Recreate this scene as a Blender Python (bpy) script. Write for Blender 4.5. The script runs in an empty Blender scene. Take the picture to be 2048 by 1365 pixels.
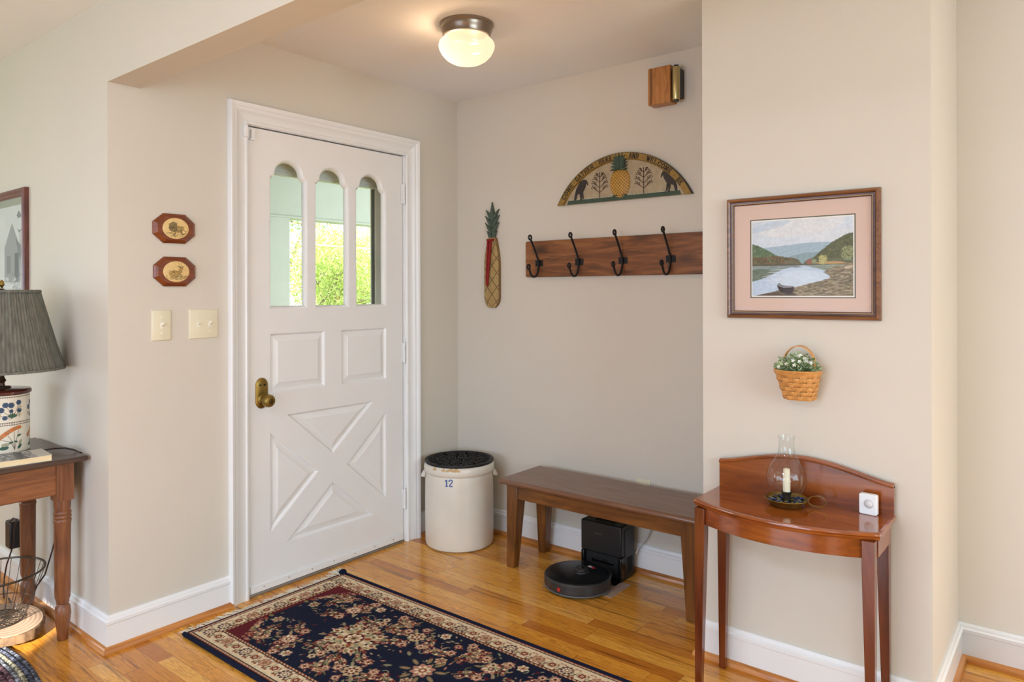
import bpy, math, random
import numpy as np
from mathutils import Vector, Matrix
random.seed(7); rng = np.random.default_rng(7)
SC = bpy.context.scene
COL = SC.collection

def S(r, g, b):
    def f(c):
        c /= 255.0
        return c / 12.92 if c <= 0.04045 else ((c + 0.055) / 1.055) ** 2.4
    return (f(r), f(g), f(b))

# ------------------------------------------------------------------ camera
cam_d = bpy.data.cameras.new('camera'); cam = bpy.data.objects.new('camera', cam_d); COL.objects.link(cam)
YAW, ROLL = math.radians(38.673), math.radians(-0.16)
cam.matrix_world = Matrix.Translation((0, 0, 1.32)) @ Matrix.Rotation(YAW, 4, 'Z') @ Matrix.Rotation(math.pi / 2, 4, 'X') @ Matrix.Rotation(ROLL, 4, 'Z')
cam_d.sensor_width = 36.0; cam_d.lens = 36.0 * 1432.23 / 2048.0
cam_d.shift_y = -(682.5 - 583.93) / 2048.0
cam_d.clip_start = 0.05; cam_d.clip_end = 200
SC.camera = cam
# ------------------------------------------------------------------ world, lights, exposure
SC.view_settings.view_transform = 'Standard'; SC.view_settings.look = 'None'
SC.view_settings.gamma = 1.0; SC.view_settings.use_curve_mapping = False
SC.view_settings.exposure = 0.0
SC.cycles.use_denoising = True
SC.cycles.max_bounces = 8; SC.cycles.diffuse_bounces = 4; SC.cycles.glossy_bounces = 4
SC.cycles.transmission_bounces = 8; SC.cycles.transparent_max_bounces = 12
SC.cycles.sample_clamp_indirect = 4.0
SC.cycles.caustics_reflective = False; SC.cycles.caustics_refractive = False
w = bpy.data.worlds.new('sky'); SC.world = w; w.use_nodes = True
bg = w.node_tree.nodes['Background']
bg.inputs['Color'].default_value = (0.90, 0.96, 1.0, 1); bg.inputs['Strength'].default_value = 4.6

def area(name, loc, target, sx, sy, power, color):
    d = bpy.data.lights.new(name, 'AREA'); d.shape = 'RECTANGLE'; d.size = sx; d.size_y = sy
    d.energy = power; d.color = color
    o = bpy.data.objects.new(name, d); COL.objects.link(o); o.location = loc
    o.rotation_euler = (Vector(target) - Vector(loc)).to_track_quat('-Z', 'Y').to_euler()
    return o
# daylight entering through the living room's windows (behind and beside the camera)
area('window_light_west', (-5.45, -1.2, 1.45), (0, -1.2, 1.3), 2.2, 1.5, 14, (0.60, 0.82, 1.0))
area('window_light_south', (-1.2, -2.85, 1.0), (-1.2, 0, 0.8), 2.6, 1.3, 88, (0.53, 0.75, 1.0))
area('window_light_east', (3.05, 0.6, 1.5), (0, 0.6, 1.4), 2.4, 1.5, 62, (0.51, 0.83, 1.0))
area('living_room_fill_light', (-1.0, -1.0, 2.36), (-1.0, -1.0, 0), 0.6, 0.6, 44, (0.68, 0.76, 1.0))  # added fill light under the living room ceiling, no fixture there
sun_d = bpy.data.lights.new('sun', 'SUN'); sun_d.energy = 19.0; sun_d.angle = math.radians(0.6); sun_d.color = (1.0, 0.98, 0.94)
sun = bpy.data.objects.new('sun', sun_d); COL.objects.link(sun)
SUN_TO = Vector((0.62, -0.78, 0.40)).normalized()
sun.rotation_euler = SUN_TO.to_track_quat('Z', 'Y').to_euler(); sun.location = (2, -6, 5)

# ------------------------------------------------------------------ materials
def _lnk(t, a, b): t.links.new(a, b)
def new_mat(name):
    m = bpy.data.materials.new(name); m.use_nodes = True
    return m, m.node_tree, m.node_tree.nodes['Principled BSDF']
def nmath(t, op, a, b=None, c=None):
    n = t.nodes.new('ShaderNodeMath'); n.operation = op
    for i, x in enumerate((a, b, c)):
        if x is None: continue
        if isinstance(x, (int, float)): n.inputs[i].default_value = x
        else: _lnk(t, x, n.inputs[i])
    return n.outputs[0]
def nramp(t, fac, stops):
    n = t.nodes.new('ShaderNodeValToRGB'); _lnk(t, fac, n.inputs[0]); e = n.color_ramp.elements
    while len(e) < len(stops): e.new(0.5)
    for i, (p, c) in enumerate(stops):
        e[i].position = p; e[i].color = (*c, 1)
    return n.outputs[0]
def nmix(t, fac, a, b, mode='MIX'):
    n = t.nodes.new('ShaderNodeMix'); n.data_type = 'RGBA'; n.blend_type = mode
    for s, x in ((0, fac), (6, a), (7, b)):
        if isinstance(x, (int, float)): n.inputs[s].default_value = x
        elif isinstance(x, tuple): n.inputs[s].default_value = (*x, 1)
        else: _lnk(t, x, n.inputs[s])
    return n.outputs[2]
def nnoise(t, vec, scale, detail=4, rough=0.55, dist=0.0):
    n = t.nodes.new('ShaderNodeTexNoise'); n.inputs['Scale'].default_value = scale
    n.inputs['Detail'].default_value = detail; n.inputs['Roughness'].default_value = rough
    n.inputs['Distortion'].default_value = dist
    if vec is not None: _lnk(t, vec, n.inputs['Vector'])
    return n.outputs['Fac']
def nobj(t, scale=(1, 1, 1), loc=(0, 0, 0)):
    c = t.nodes.new('ShaderNodeTexCoord'); m = t.nodes.new('ShaderNodeMapping')
    m.inputs['Scale'].default_value = scale; m.inputs['Location'].default_value = loc
    _lnk(t, c.outputs['Object'], m.inputs['Vector']); return m.outputs[0]
def nbump(t, b, h, strength, dist=0.002):
    n = t.nodes.new('ShaderNodeBump'); n.inputs['Strength'].default_value = strength
    n.inputs['Distance'].default_value = dist; _lnk(t, h, n.inputs['Height']); _lnk(t, n.outputs[0], b.inputs['Normal'])
def plain(name, col, rough=0.5, metal=0.0, var=0.04, vscale=8, bump=0.0, bscale=200, spec=0.5, coat=0.0):
    m, t, b = new_mat(name)
    n = nnoise(t, nobj(t), vscale, 3)
    lo = tuple(c * (1 - var) for c in col); hi = tuple(min(1, c * (1 + var)) for c in col)
    _lnk(t, nramp(t, n, [(0.3, lo), (0.7, hi)]), b.inputs['Base Color'])
    b.inputs['Roughness'].default_value = rough; b.inputs['Metallic'].default_value = metal
    b.inputs['Specular IOR Level'].default_value = spec; b.inputs['Coat Weight'].default_value = coat
    if bump: nbump(t, b, nnoise(t, nobj(t), bscale, 2), bump)
    return m
def wood(name, dark, mid, light, axis='x', sc=1.0, rough=0.35, coat=0.0, pores=0.25, knots=0.0, lo=0.3, hi=0.7):
    m, t, b = new_mat(name)
    s = {'x': (1, 9, 9), 'y': (9, 1, 9), 'z': (9, 9, 1)}[axis]
    f = {'x': (4, 160, 160), 'y': (160, 4, 160), 'z': (160, 160, 4)}[axis]
    n = nnoise(t, nobj(t, tuple(q * sc for q in s)), 2.2, 6, 0.6, 1.4)
    c = nramp(t, n, [(lo, dark), (0.5, mid), (hi, light)])
    p = nnoise(t, nobj(t, tuple(q * sc for q in f)), 1.5, 3, 0.6)
    c = nmix(t, nmath(t, 'MULTIPLY', nramp(t, p, [(0.5, (0, 0, 0)), (0.75, (1, 1, 1))]), pores), c, tuple(q * 0.45 for q in dark))
    if knots:
        v = t.nodes.new('ShaderNodeTexVoronoi'); v.inputs['Scale'].default_value = 1.0
        ks = {'x': (3.2, 6, 6), 'y': (6, 3.2, 6), 'z': (6, 6, 3.2)}[axis]
        _lnk(t, nobj(t, ks), v.inputs['Vector'])
        c = nmix(t, nramp(t, v.outputs['Distance'], [(0.05, (knots,) * 3), (0.22, (0, 0, 0))]), c, tuple(q * 0.3 for q in dark))
    _lnk(t, c, b.inputs['Base Color'])
    b.inputs['Roughness'].default_value = rough; b.inputs['Coat Weight'].default_value = coat; b.inputs['Coat Roughness'].default_value = 0.12
    nbump(t, b, p, 0.12, 0.001)
    return m
def vcol(name, rough=0.6, bump=0.0, bscale=500, spec=0.5, coat=0.0, dist=0.002):
    m, t, b = new_mat(name)
    a = t.nodes.new('ShaderNodeAttribute'); a.attribute_name = 'Col'
    _lnk(t, a.outputs['Color'], b.inputs['Base Color'])
    b.inputs['Roughness'].default_value = rough; b.inputs['Specular IOR Level'].default_value = spec; b.inputs['Coat Weight'].default_value = coat
    if bump: nbump(t, b, nnoise(t, nobj(t), bscale, 3), bump, dist)
    return m
def glass(name, tint=(1, 1, 1), rough=0.0, ior=1.45):
    m, t, b = new_mat(name)
    b.inputs['Base Color'].default_value = (*tint, 1); b.inputs['Roughness'].default_value = rough
    b.inputs['Transmission Weight'].default_value = 1.0; b.inputs['IOR'].default_value = ior
    return m
def thin_glass(name, tint=(0.95, 0.98, 0.97), ior=1.45):
    m, t, b = new_mat(name); t.nodes.remove(b)
    tr = t.nodes.new('ShaderNodeBsdfTransparent'); tr.inputs[0].default_value = (*tint, 1)
    gl = t.nodes.new('ShaderNodeBsdfGlossy'); gl.inputs['Roughness'].default_value = 0.02
    fr = t.nodes.new('ShaderNodeFresnel'); fr.inputs[0].default_value = ior
    ge = t.nodes.new('ShaderNodeNewGeometry'); mx = t.nodes.new('ShaderNodeMixShader')
    _lnk(t, nmath(t, 'MULTIPLY', fr.outputs[0], nmath(t, 'SUBTRACT', 1.0, ge.outputs['Backfacing'])), mx.inputs[0])
    _lnk(t, tr.outputs[0], mx.inputs[1]); _lnk(t, gl.outputs[0], mx.inputs[2])
    _lnk(t, mx.outputs[0], t.nodes['Material Output'].inputs[0])
    return m

M_WALL = plain('wall_paint', S(212, 204, 191), 0.65, var=0.012, vscale=2.5, bump=0.06, bscale=120, spec=0.3)
M_CEIL = plain('ceiling_paint', S(240, 240, 242), 0.8, var=0.01, vscale=2, bump=0.05, bscale=90, spec=0.2)
M_WHITE = plain('white_trim_paint', S(234, 233, 232), 0.35, var=0.012, vscale=5)
M_DOOR = plain('white_door_paint', S(234, 232, 230), 0.38, var=0.012, vscale=6, bump=0.03, bscale=60)
M_SHOE = wood('oak_shoe', S(150, 88, 36), S(190, 120, 56), S(208, 142, 78), 'y', 1, 0.3, 0.3)
M_SHOEX = wood('oak_shoe_x', S(150, 88, 36), S(190, 120, 56), S(208, 142, 78), 'x', 1, 0.3, 0.3)
M_IVORY = plain('ivory_plastic', S(226, 218, 190), 0.3, var=0.01)
M_IVORYW = plain('pale_plastic', S(238, 232, 214), 0.3, var=0.01)
M_BRASS = plain('aged_brass', S(148, 122, 62), 0.32, 0.9, var=0.15, vscale=30)
M_BRASS2 = plain('pale_brass', S(190, 172, 120), 0.3, 0.75, var=0.05)
M_IRON = plain('black_iron', S(34, 32, 33), 0.5, 0.5, var=0.2, vscale=40, bump=0.15, bscale=300)
M_NICKEL = plain('brushed_nickel', S(150, 138, 126), 0.3, 0.9, var=0.05)
M_BLACK = plain('black_plastic', S(24, 23, 24), 0.42, var=0.08)
M_BLACKG = plain('glossy_black', S(16, 16, 18), 0.12, var=0.05)
M_DARK = plain('dark_inside', S(12, 12, 12), 0.8)
M_CHARCOAL = plain('charcoal_plastic', S(46, 44, 44), 0.4, var=0.05)
M_CERAM = plain('cream_stoneware', S(222, 214, 200), 0.28, var=0.035, vscale=9, coat=0.2)
M_BENCH = wood('bench_walnut', S(70, 38, 12), S(112, 66, 24), S(142, 90, 38), 'x', 1.0, 0.35, 0.15)
M_BENCHTOP = wood('bench_top_walnut', S(92, 58, 40), S(116, 78, 56), S(132, 94, 72), 'x', 1.0, 0.3, 0.25)
M_BENCHZ = wood('bench_leg_walnut', S(70, 38, 12), S(108, 64, 24), S(138, 86, 36), 'z', 1.0, 0.35, 0.15)
M_CHERRY = wood('cherry', S(92, 40, 12), S(130, 62, 20), S(152, 80, 30), 'x', 0.8, 0.18, 0.5, pores=0.08)
M_CHERRYT = wood('cherry_top', S(108, 50, 16), S(146, 74, 26), S(168, 94, 38), 'x', 0.7, 0.12, 0.6, pores=0.06)
M_CHERRYZ = wood('cherry_leg', S(76, 32, 12), S(102, 44, 16), S(122, 58, 24), 'z', 0.8, 0.2, 0.4, pores=0.08)
M_OAKT = wood('side_table_oak', S(96, 52, 24), S(136, 80, 42), S(160, 100, 56), 'y', 1.3, 0.4, 0.1)
M_OAKZ = wood('side_table_leg', S(86, 46, 22), S(124, 72, 40), S(146, 92, 54), 'z', 1.3, 0.4, 0.1)
M_DARKTOP = wood('side_table_top', S(52, 34, 26), S(78, 54, 42), S(96, 68, 54), 'y', 1.3, 0.35, 0.2)
M_RACK = wood('rack_pine', S(78, 42, 20), S(126, 74, 36), S(160, 102, 54), 'x', 1.3, 0.4, 0.1, knots=0.85)
M_PLAQUE = wood('plaque_wood', S(96, 42, 16), S(124, 60, 26), S(140, 72, 34), 'y', 2, 0.3, 0.2)
M_CHIME = wood('chime_oak', S(140, 84, 36), S(176, 114, 54), S(192, 132, 70), 'z', 2.5, 0.4, 0.1, pores=0.5)
M_FRAME = wood('picture_frame_walnut', S(84, 48, 28), S(118, 74, 44), S(140, 94, 56), 'x', 2, 0.35, 0.2)
M_FRAMED = wood('picture_frame_dark', S(58, 32, 24), S(84, 50, 38), S(100, 62, 48), 'x', 2, 0.35, 0.2)
M_REDWOOD = wood('red_frame', S(72, 30, 22), S(104, 50, 36), S(122, 62, 44), 'z', 2, 0.3, 0.3)
M_SPLINT = wood('basket_splint', S(186, 124, 62), S(212, 152, 84), S(226, 172, 104), 'x', 4, 0.5, 0)
M_SHADE = None

# ------------------------------------------------------------------ object helpers
ORIG = {}
def world_origin(o):
    v = Vector((0, 0, 0))
    while o is not None:
        v += o.location; o = o.parent
    return v
def tag(o, label=None, cat=None, group=None, kind=None):
    if label: o['label'] = label
    if cat: o['category'] = cat
    if group: o['group'] = group
    if kind: o['kind'] = kind
    return o
def thing(name, label, cat, loc, group=None, kind=None):
    o = bpy.data.objects.new(name, None); o.empty_display_size = 0.05
    COL.objects.link(o); o.location = loc
    return tag(o, label, cat, group, kind)
class MB:
    def __init__(s): s.v = []; s.f = []
    def add(s, vs, fs):
        k = len(s.v); s.v += [tuple(p) for p in vs]; s.f += [tuple(i + k for i in q) for q in fs]; return s
    def box(s, x0, x1, y0, y1, z0, z1):
        vs = [(x, y, z) for x in (x0, x1) for y in (y0, y1) for z in (z0, z1)]
        return s.add(vs, [(0, 1, 3, 2), (4, 6, 7, 5), (0, 4, 5, 1), (2, 3, 7, 6), (0, 2, 6, 4), (1, 5, 7, 3)])
    def loops(s, L, cap0=True, cap1=True, closed=True):
        n = len(L[0]); vs = [p for l in L for p in l]; fs = []
        for i in range(len(L) - 1):
            for j in range(n if closed else n - 1):
                a, b = i * n + j, i * n + (j + 1) % n
                fs.append((a, b, b + n, a + n))
        if cap0: fs.append(tuple(range(n))[::-1])
        if cap1: fs.append(tuple(range((len(L) - 1) * n, len(L) * n)))
        return s.add(vs, fs)
    def prism(s, poly, w0, w1, fn):
        return s.loops([[fn(a, b, w0) for a, b in poly], [fn(a, b, w1) for a, b in poly]])
    def tube(s, pts, r, seg=8, caps=True, closed=False):
        P = [Vector(p) for p in pts]; n = len(P); L = []; prev = None
        for i, p in enumerate(P):
            if closed: d = P[(i + 1) % n] - P[i - 1]
            else: d = P[min(i + 1, n - 1)] - P[max(i - 1, 0)]
            d.normalize()
            if prev is None:
                u = d.orthogonal().normalized()
            else:
                u = prev - d * prev.dot(d)
                u = u.normalized() if u.length > 1e-6 else d.orthogonal().normalized()
            prev = u; v = d.cross(u); rr = r[i] if isinstance(r, (list, tuple)) else r
            L.append([p + (u * math.cos(a) + v * math.sin(a)) * rr for a in [2 * math.pi * k / seg for k in range(seg)]])
        if closed: L.append(L[0]); return s.loops(L, False, False)
        return s.loops(L, caps, caps)
    def ring(s, c, R, r, n=32, seg=6, axis='z', sx=1, sy=1):
        pts = []
        for k in range(n):
            a = 2 * math.pi * k / n; x, y = R * math.cos(a) * sx, R * math.sin(a) * sy
            pts.append({'z': (c[0] + x, c[1] + y, c[2]), 'y': (c[0] + x, c[1], c[2] + y), 'x': (c[0], c[1] + x, c[2] + y)}[axis])
        return s.tube(pts, r, seg, closed=True)
    def lathe(s, c, prof, seg=48, sx=1, sy=1, axis='z', cap0=True, cap1=True, rib=0.0):
        L = []
        for r, z in prof:
            l = []
            for k in range(seg):
                a = 2 * math.pi * k / seg; rr = r * (1 + (rib if k % 2 else 0))
                x, y = rr * math.cos(a) * sx, rr * math.sin(a) * sy
                l.append({'z': (c[0] + x, c[1] + y, c[2] + z), 'x': (c[0] + z, c[1] + x, c[2] + y), 'y': (c[0] + x, c[1] + z, c[2] + y)}[axis])
            L.append(l)
        return s.loops(L, cap0, cap1)
    def ball(s, c, r, seg=12, n=8, sc=(1, 1, 1)):
        prof = [(r * math.sin(math.pi * (i + 0.02) / (n + 0.04)), -r * math.cos(math.pi * (i + 0.02) / (n + 0.04))) for i in range(n + 1)]
        k = len(s.v); s.lathe((0, 0, 0), prof, seg)
        for i in range(k, len(s.v)):
            x, y, z = s.v[i]; s.v[i] = (c[0] + x * sc[0], c[1] + y * sc[1], c[2] + z * sc[2])
        return s
    def xform(s, M, k=0):
        for i in range(k, len(s.v)): s.v[i] = tuple(M @ Vector(s.v[i]))
        return s
    def build(s, name, mat, parent=None, bevel=0.0, smooth=True, origin=None, seg=2, ang=35):
        me = bpy.data.meshes.new(name)
        o0 = world_origin(parent) if parent is not None else Vector(origin or (0, 0, 0))
        me.from_pydata([(x - o0.x, y - o0.y, z - o0.z) for x, y, z in s.v], [], s.f)
        import bmesh
        bm = bmesh.new(); bm.from_mesh(me); bmesh.ops.recalc_face_normals(bm, faces=bm.faces); bm.to_mesh(me); bm.free()
        if smooth: me.shade_smooth(); me.set_sharp_from_angle(angle=math.radians(ang))
        me.materials.append(mat)
        o = bpy.data.objects.new(name, me); COL.objects.link(o)
        if parent is not None: o.parent = parent
        else: o.location = o0
        if bevel:
            md = o.modifiers.new('bevel', 'BEVEL'); md.width = bevel; md.segments = seg; md.limit_method = 'ANGLE'; md.angle_limit = math.radians(40)
            md.harden_normals = False
        return o
def struct(o): o['kind'] = 'structure'; return o
def flat_holes(outer, holes, w0, w1, fn):
    """prism with holes made from a filled curve"""
    cu = bpy.data.curves.new('tmp', 'CURVE'); cu.dimensions = '2D'; cu.fill_mode = 'BOTH'; cu.extrude = 0.5
    for poly in [outer] + holes:
        sp = cu.splines.new('POLY'); sp.points.add(len(poly) - 1); sp.use_cyclic_u = True
        for i, (a, b) in enumerate(poly): sp.points[i].co = (a, b, 0, 1)
    o = bpy.data.objects.new('tmp', cu); COL.objects.link(o)
    dg = bpy.context.evaluated_depsgraph_get(); me = bpy.data.meshes.new_from_object(o.evaluated_get(dg))
    mb = MB(); mb.add([fn(v.co.x, v.co.y, w0 + (v.co.z + 0.5) * (w1 - w0)) for v in me.vertices], [tuple(p.vertices) for p in me.polygons])
    bpy.data.objects.remove(o); bpy.data.curves.remove(cu); bpy.data.meshes.remove(me)
    return mb
def sweep(path, prof, fn, closed=False, side=1):
    """mitred sweep of prof [(offset, h)] along a 2D path; returns one MB per segment"""
    P = [Vector(p) for p in path]; n = len(P); out = []; offs = []
    for i in range(n):
        def nrm(a, b):
            d = (b - a).normalized(); return Vector((d.y, -d.x)) * side
        if closed: n0, n1 = nrm(P[i - 1], P[i]), nrm(P[i], P[(i + 1) % n])
        elif i == 0: n0 = n1 = nrm(P[0], P[1])
        elif i == n - 1: n0 = n1 = nrm(P[-2], P[-1])
        else: n0, n1 = nrm(P[i - 1], P[i]), nrm(P[i], P[i + 1])
        m = (n0 + n1); m = m / m.length_squared * 2
        offs.append(m)
    for i in range(n if closed else n - 1):
        j = (i + 1) % n; mb = MB()
        L = [[fn(*(P[k] + offs[k] * o), h) for o, h in prof] for k in (i, j)]
        mb.loops(L); out.append(mb)
    return out
def inset(poly, d):
    n = len(poly); A = sum(poly[i][0] * poly[(i + 1) % n][1] - poly[(i + 1) % n][0] * poly[i][1] for i in range(n))
    sg = 1 if A > 0 else -1; out = []
    for i in range(n):
        a, b, c = Vector(poly[i - 1]), Vector(poly[i]), Vector(poly[(i + 1) % n])
        d0, d1 = (b - a).normalized(), (c - b).normalized()
        n0, n1 = Vector((-d0.y, d0.x)) * sg, Vector((-d1.y, d1.x)) * sg
        m = n0 + n1; m = m / m.length_squared * 2
        out.append(tuple(b + m * d))
    return out

# ------------------------------------------------------------------ painted canvases (colour per vertex)
class Canvas:
    def __init__(s, w, h, res, bgc):
        s.w, s.h, s.res = w, h, res; s.nx, s.ny = int(round(w / res)) + 1, int(round(h / res)) + 1
        s.a = np.zeros((s.ny, s.nx, 3)); s.a[:] = bgc
        s.X, s.Y = np.meshgrid(np.linspace(0, w, s.nx), np.linspace(0, h, s.ny))
    def _win(s, x0, x1, y0, y1):
        i0 = max(0, int(x0 / s.res) - 1); i1 = min(s.nx, int(x1 / s.res) + 3)
        j0 = max(0, int(y0 / s.res) - 1); j1 = min(s.ny, int(y1 / s.res) + 3)
        return (slice(j0, j1), slice(i0, i1)) if i1 > i0 and j1 > j0 else None
    def _put(s, W, m, c, al=1.0):
        if W is None: return
        k = m[..., None] * al; s.a[W] = s.a[W] * (1 - k) + np.array(c) * k
    def ell(s, cx, cy, rx, ry=None, ang=0, c=(0, 0, 0), al=1.0):
        ry = ry or rx; R = max(rx, ry); W = s._win(cx - R, cx + R, cy - R, cy + R)
        if W is None: return
        x, y = s.X[W] - cx, s.Y[W] - cy; ca, sa = math.cos(ang), math.sin(ang)
        d = np.sqrt(((x * ca + y * sa) / rx) ** 2 + ((-x * sa + y * ca) / ry) ** 2)
        s._put(W, np.clip((1 - d) * min(rx, ry) / s.res + 0.5, 0, 1), c, al)
    def rect(s, x0, x1, y0, y1, c, al=1.0):
        W = s._win(x0, x1, y0, y1)
        if W is None: return
        m = ((s.X[W] >= x0) & (s.X[W] <= x1) & (s.Y[W] >= y0) & (s.Y[W] <= y1)).astype(float); s._put(W, m, c, al)
    def line(s, pts, wd, c, al=1.0):
        for (x0, y0), (x1, y1) in zip(pts[:-1], pts[1:]):
            W = s._win(min(x0, x1) - wd, max(x0, x1) + wd, min(y0, y1) - wd, max(y0, y1) + wd)
            if W is None: continue
            dx, dy = x1 - x0, y1 - y0; L = dx * dx + dy * dy + 1e-12
            t = np.clip(((s.X[W] - x0) * dx + (s.Y[W] - y0) * dy) / L, 0, 1)
            d = np.hypot(s.X[W] - x0 - t * dx, s.Y[W] - y0 - t * dy)
            s._put(W, np.clip((wd / 2 - d) / s.res + 0.5, 0, 1), c, al)
    def poly(s, pts, c, al=1.0):
        xs, ys = [p[0] for p in pts], [p[1] for p in pts]; W = s._win(min(xs), max(xs), min(ys), max(ys))
        if W is None: return
        X, Y = s.X[W], s.Y[W]; m = np.zeros(X.shape, bool); n = len(pts)
        for i in range(n):
            (xa, ya), (xb, yb) = pts[i], pts[(i + 1) % n]
            if ya == yb: continue
            m ^= ((ya > Y) != (yb > Y)) & (X < (xb - xa) * (Y - ya) / (yb - ya) + xa)
        s._put(W, m.astype(float), c, al)
    def noise(s, cell, amp, seed=0):
        r = np.random.default_rng(seed); gx, gy = int(s.w / cell) + 3, int(s.h / cell) + 3
        g = r.random((gy, gx)); x, y = s.X / cell, s.Y / cell; i, j = x.astype(int), y.astype(int); fx, fy = x - i, y - j
        v = g[j, i] * (1 - fx) * (1 - fy) + g[j, i + 1] * fx * (1 - fy) + g[j + 1, i] * (1 - fx) * fy + g[j + 1, i + 1] * fx * fy
        s.a *= (1 + amp * (v - 0.5) * 2)[..., None]
    def speck(s, n, box, r, cols, al=1.0, stretch=1.0, seed=1, inside=None):
        q = np.random.default_rng(seed)
        for _ in range(n):
            c = cols[q.integers(len(cols))]; rr = r * (0.6 + 0.8 * q.random()); x, y = box[0] + q.random() * (box[1] - box[0]), box[2] + q.random() * (box[3] - box[2])
            if inside:
                k = False
                for i in range(len(inside)):
                    (xa, ya), (xb, yb) = inside[i - 1], inside[i]
                    if (ya > y) != (yb > y) and x < (xb - xa) * (y - ya) / (yb - ya) + xa: k = not k
                if not k: continue
            s.ell(x, y, rr * stretch, rr, 0, c, al)
    def build(s, name, mat, fn, parent=None, origin=None, solid=None):
        pts = fn(s.X, s.Y); o0 = np.array(world_origin(parent)) if parent is not None else np.array(origin or (0, 0, 0), float)
        V = np.stack([np.broadcast_to(p, s.X.shape) for p in pts], -1).reshape(-1, 3) - o0
        idx = np.arange(s.nx * s.ny).reshape(s.ny, s.nx)
        F = np.stack([idx[:-1, :-1], idx[:-1, 1:], idx[1:, 1:], idx[1:, :-1]], -1).reshape(-1, 4)
        me = bpy.data.meshes.new(name); me.vertices.add(len(V)); me.vertices.foreach_set('co', V.astype(np.float32).ravel())
        me.loops.add(F.size); me.loops.foreach_set('vertex_index', F.astype(np.int32).ravel())
        me.polygons.add(len(F)); me.polygons.foreach_set('loop_start', np.arange(0, F.size, 4, dtype=np.int32))
        me.update(calc_edges=True); me.validate()
        at = me.color_attributes.new('Col', 'FLOAT_COLOR', 'POINT')
        at.data.foreach_set('color', np.concatenate([np.clip(s.a, 0, 1).reshape(-1, 3), np.ones((len(V), 1))], 1).astype(np.float32).ravel())
        me.shade_smooth(); me.materials.append(mat)
        o = bpy.data.objects.new(name, me); COL.objects.link(o)
        if parent is not None: o.parent = parent
        else: o.location = Vector(o0)
        if solid:
            md = o.modifiers.new('solid', 'SOLIDIFY'); md.thickness = solid; md.offset = -1
        return o

# ================================================================== room shell
DX, LY, BY, PY, PX0, PX1, CZ = -2.814, 1.131, 3.015, 2.465, -1.085, -0.36, 2.41
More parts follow.
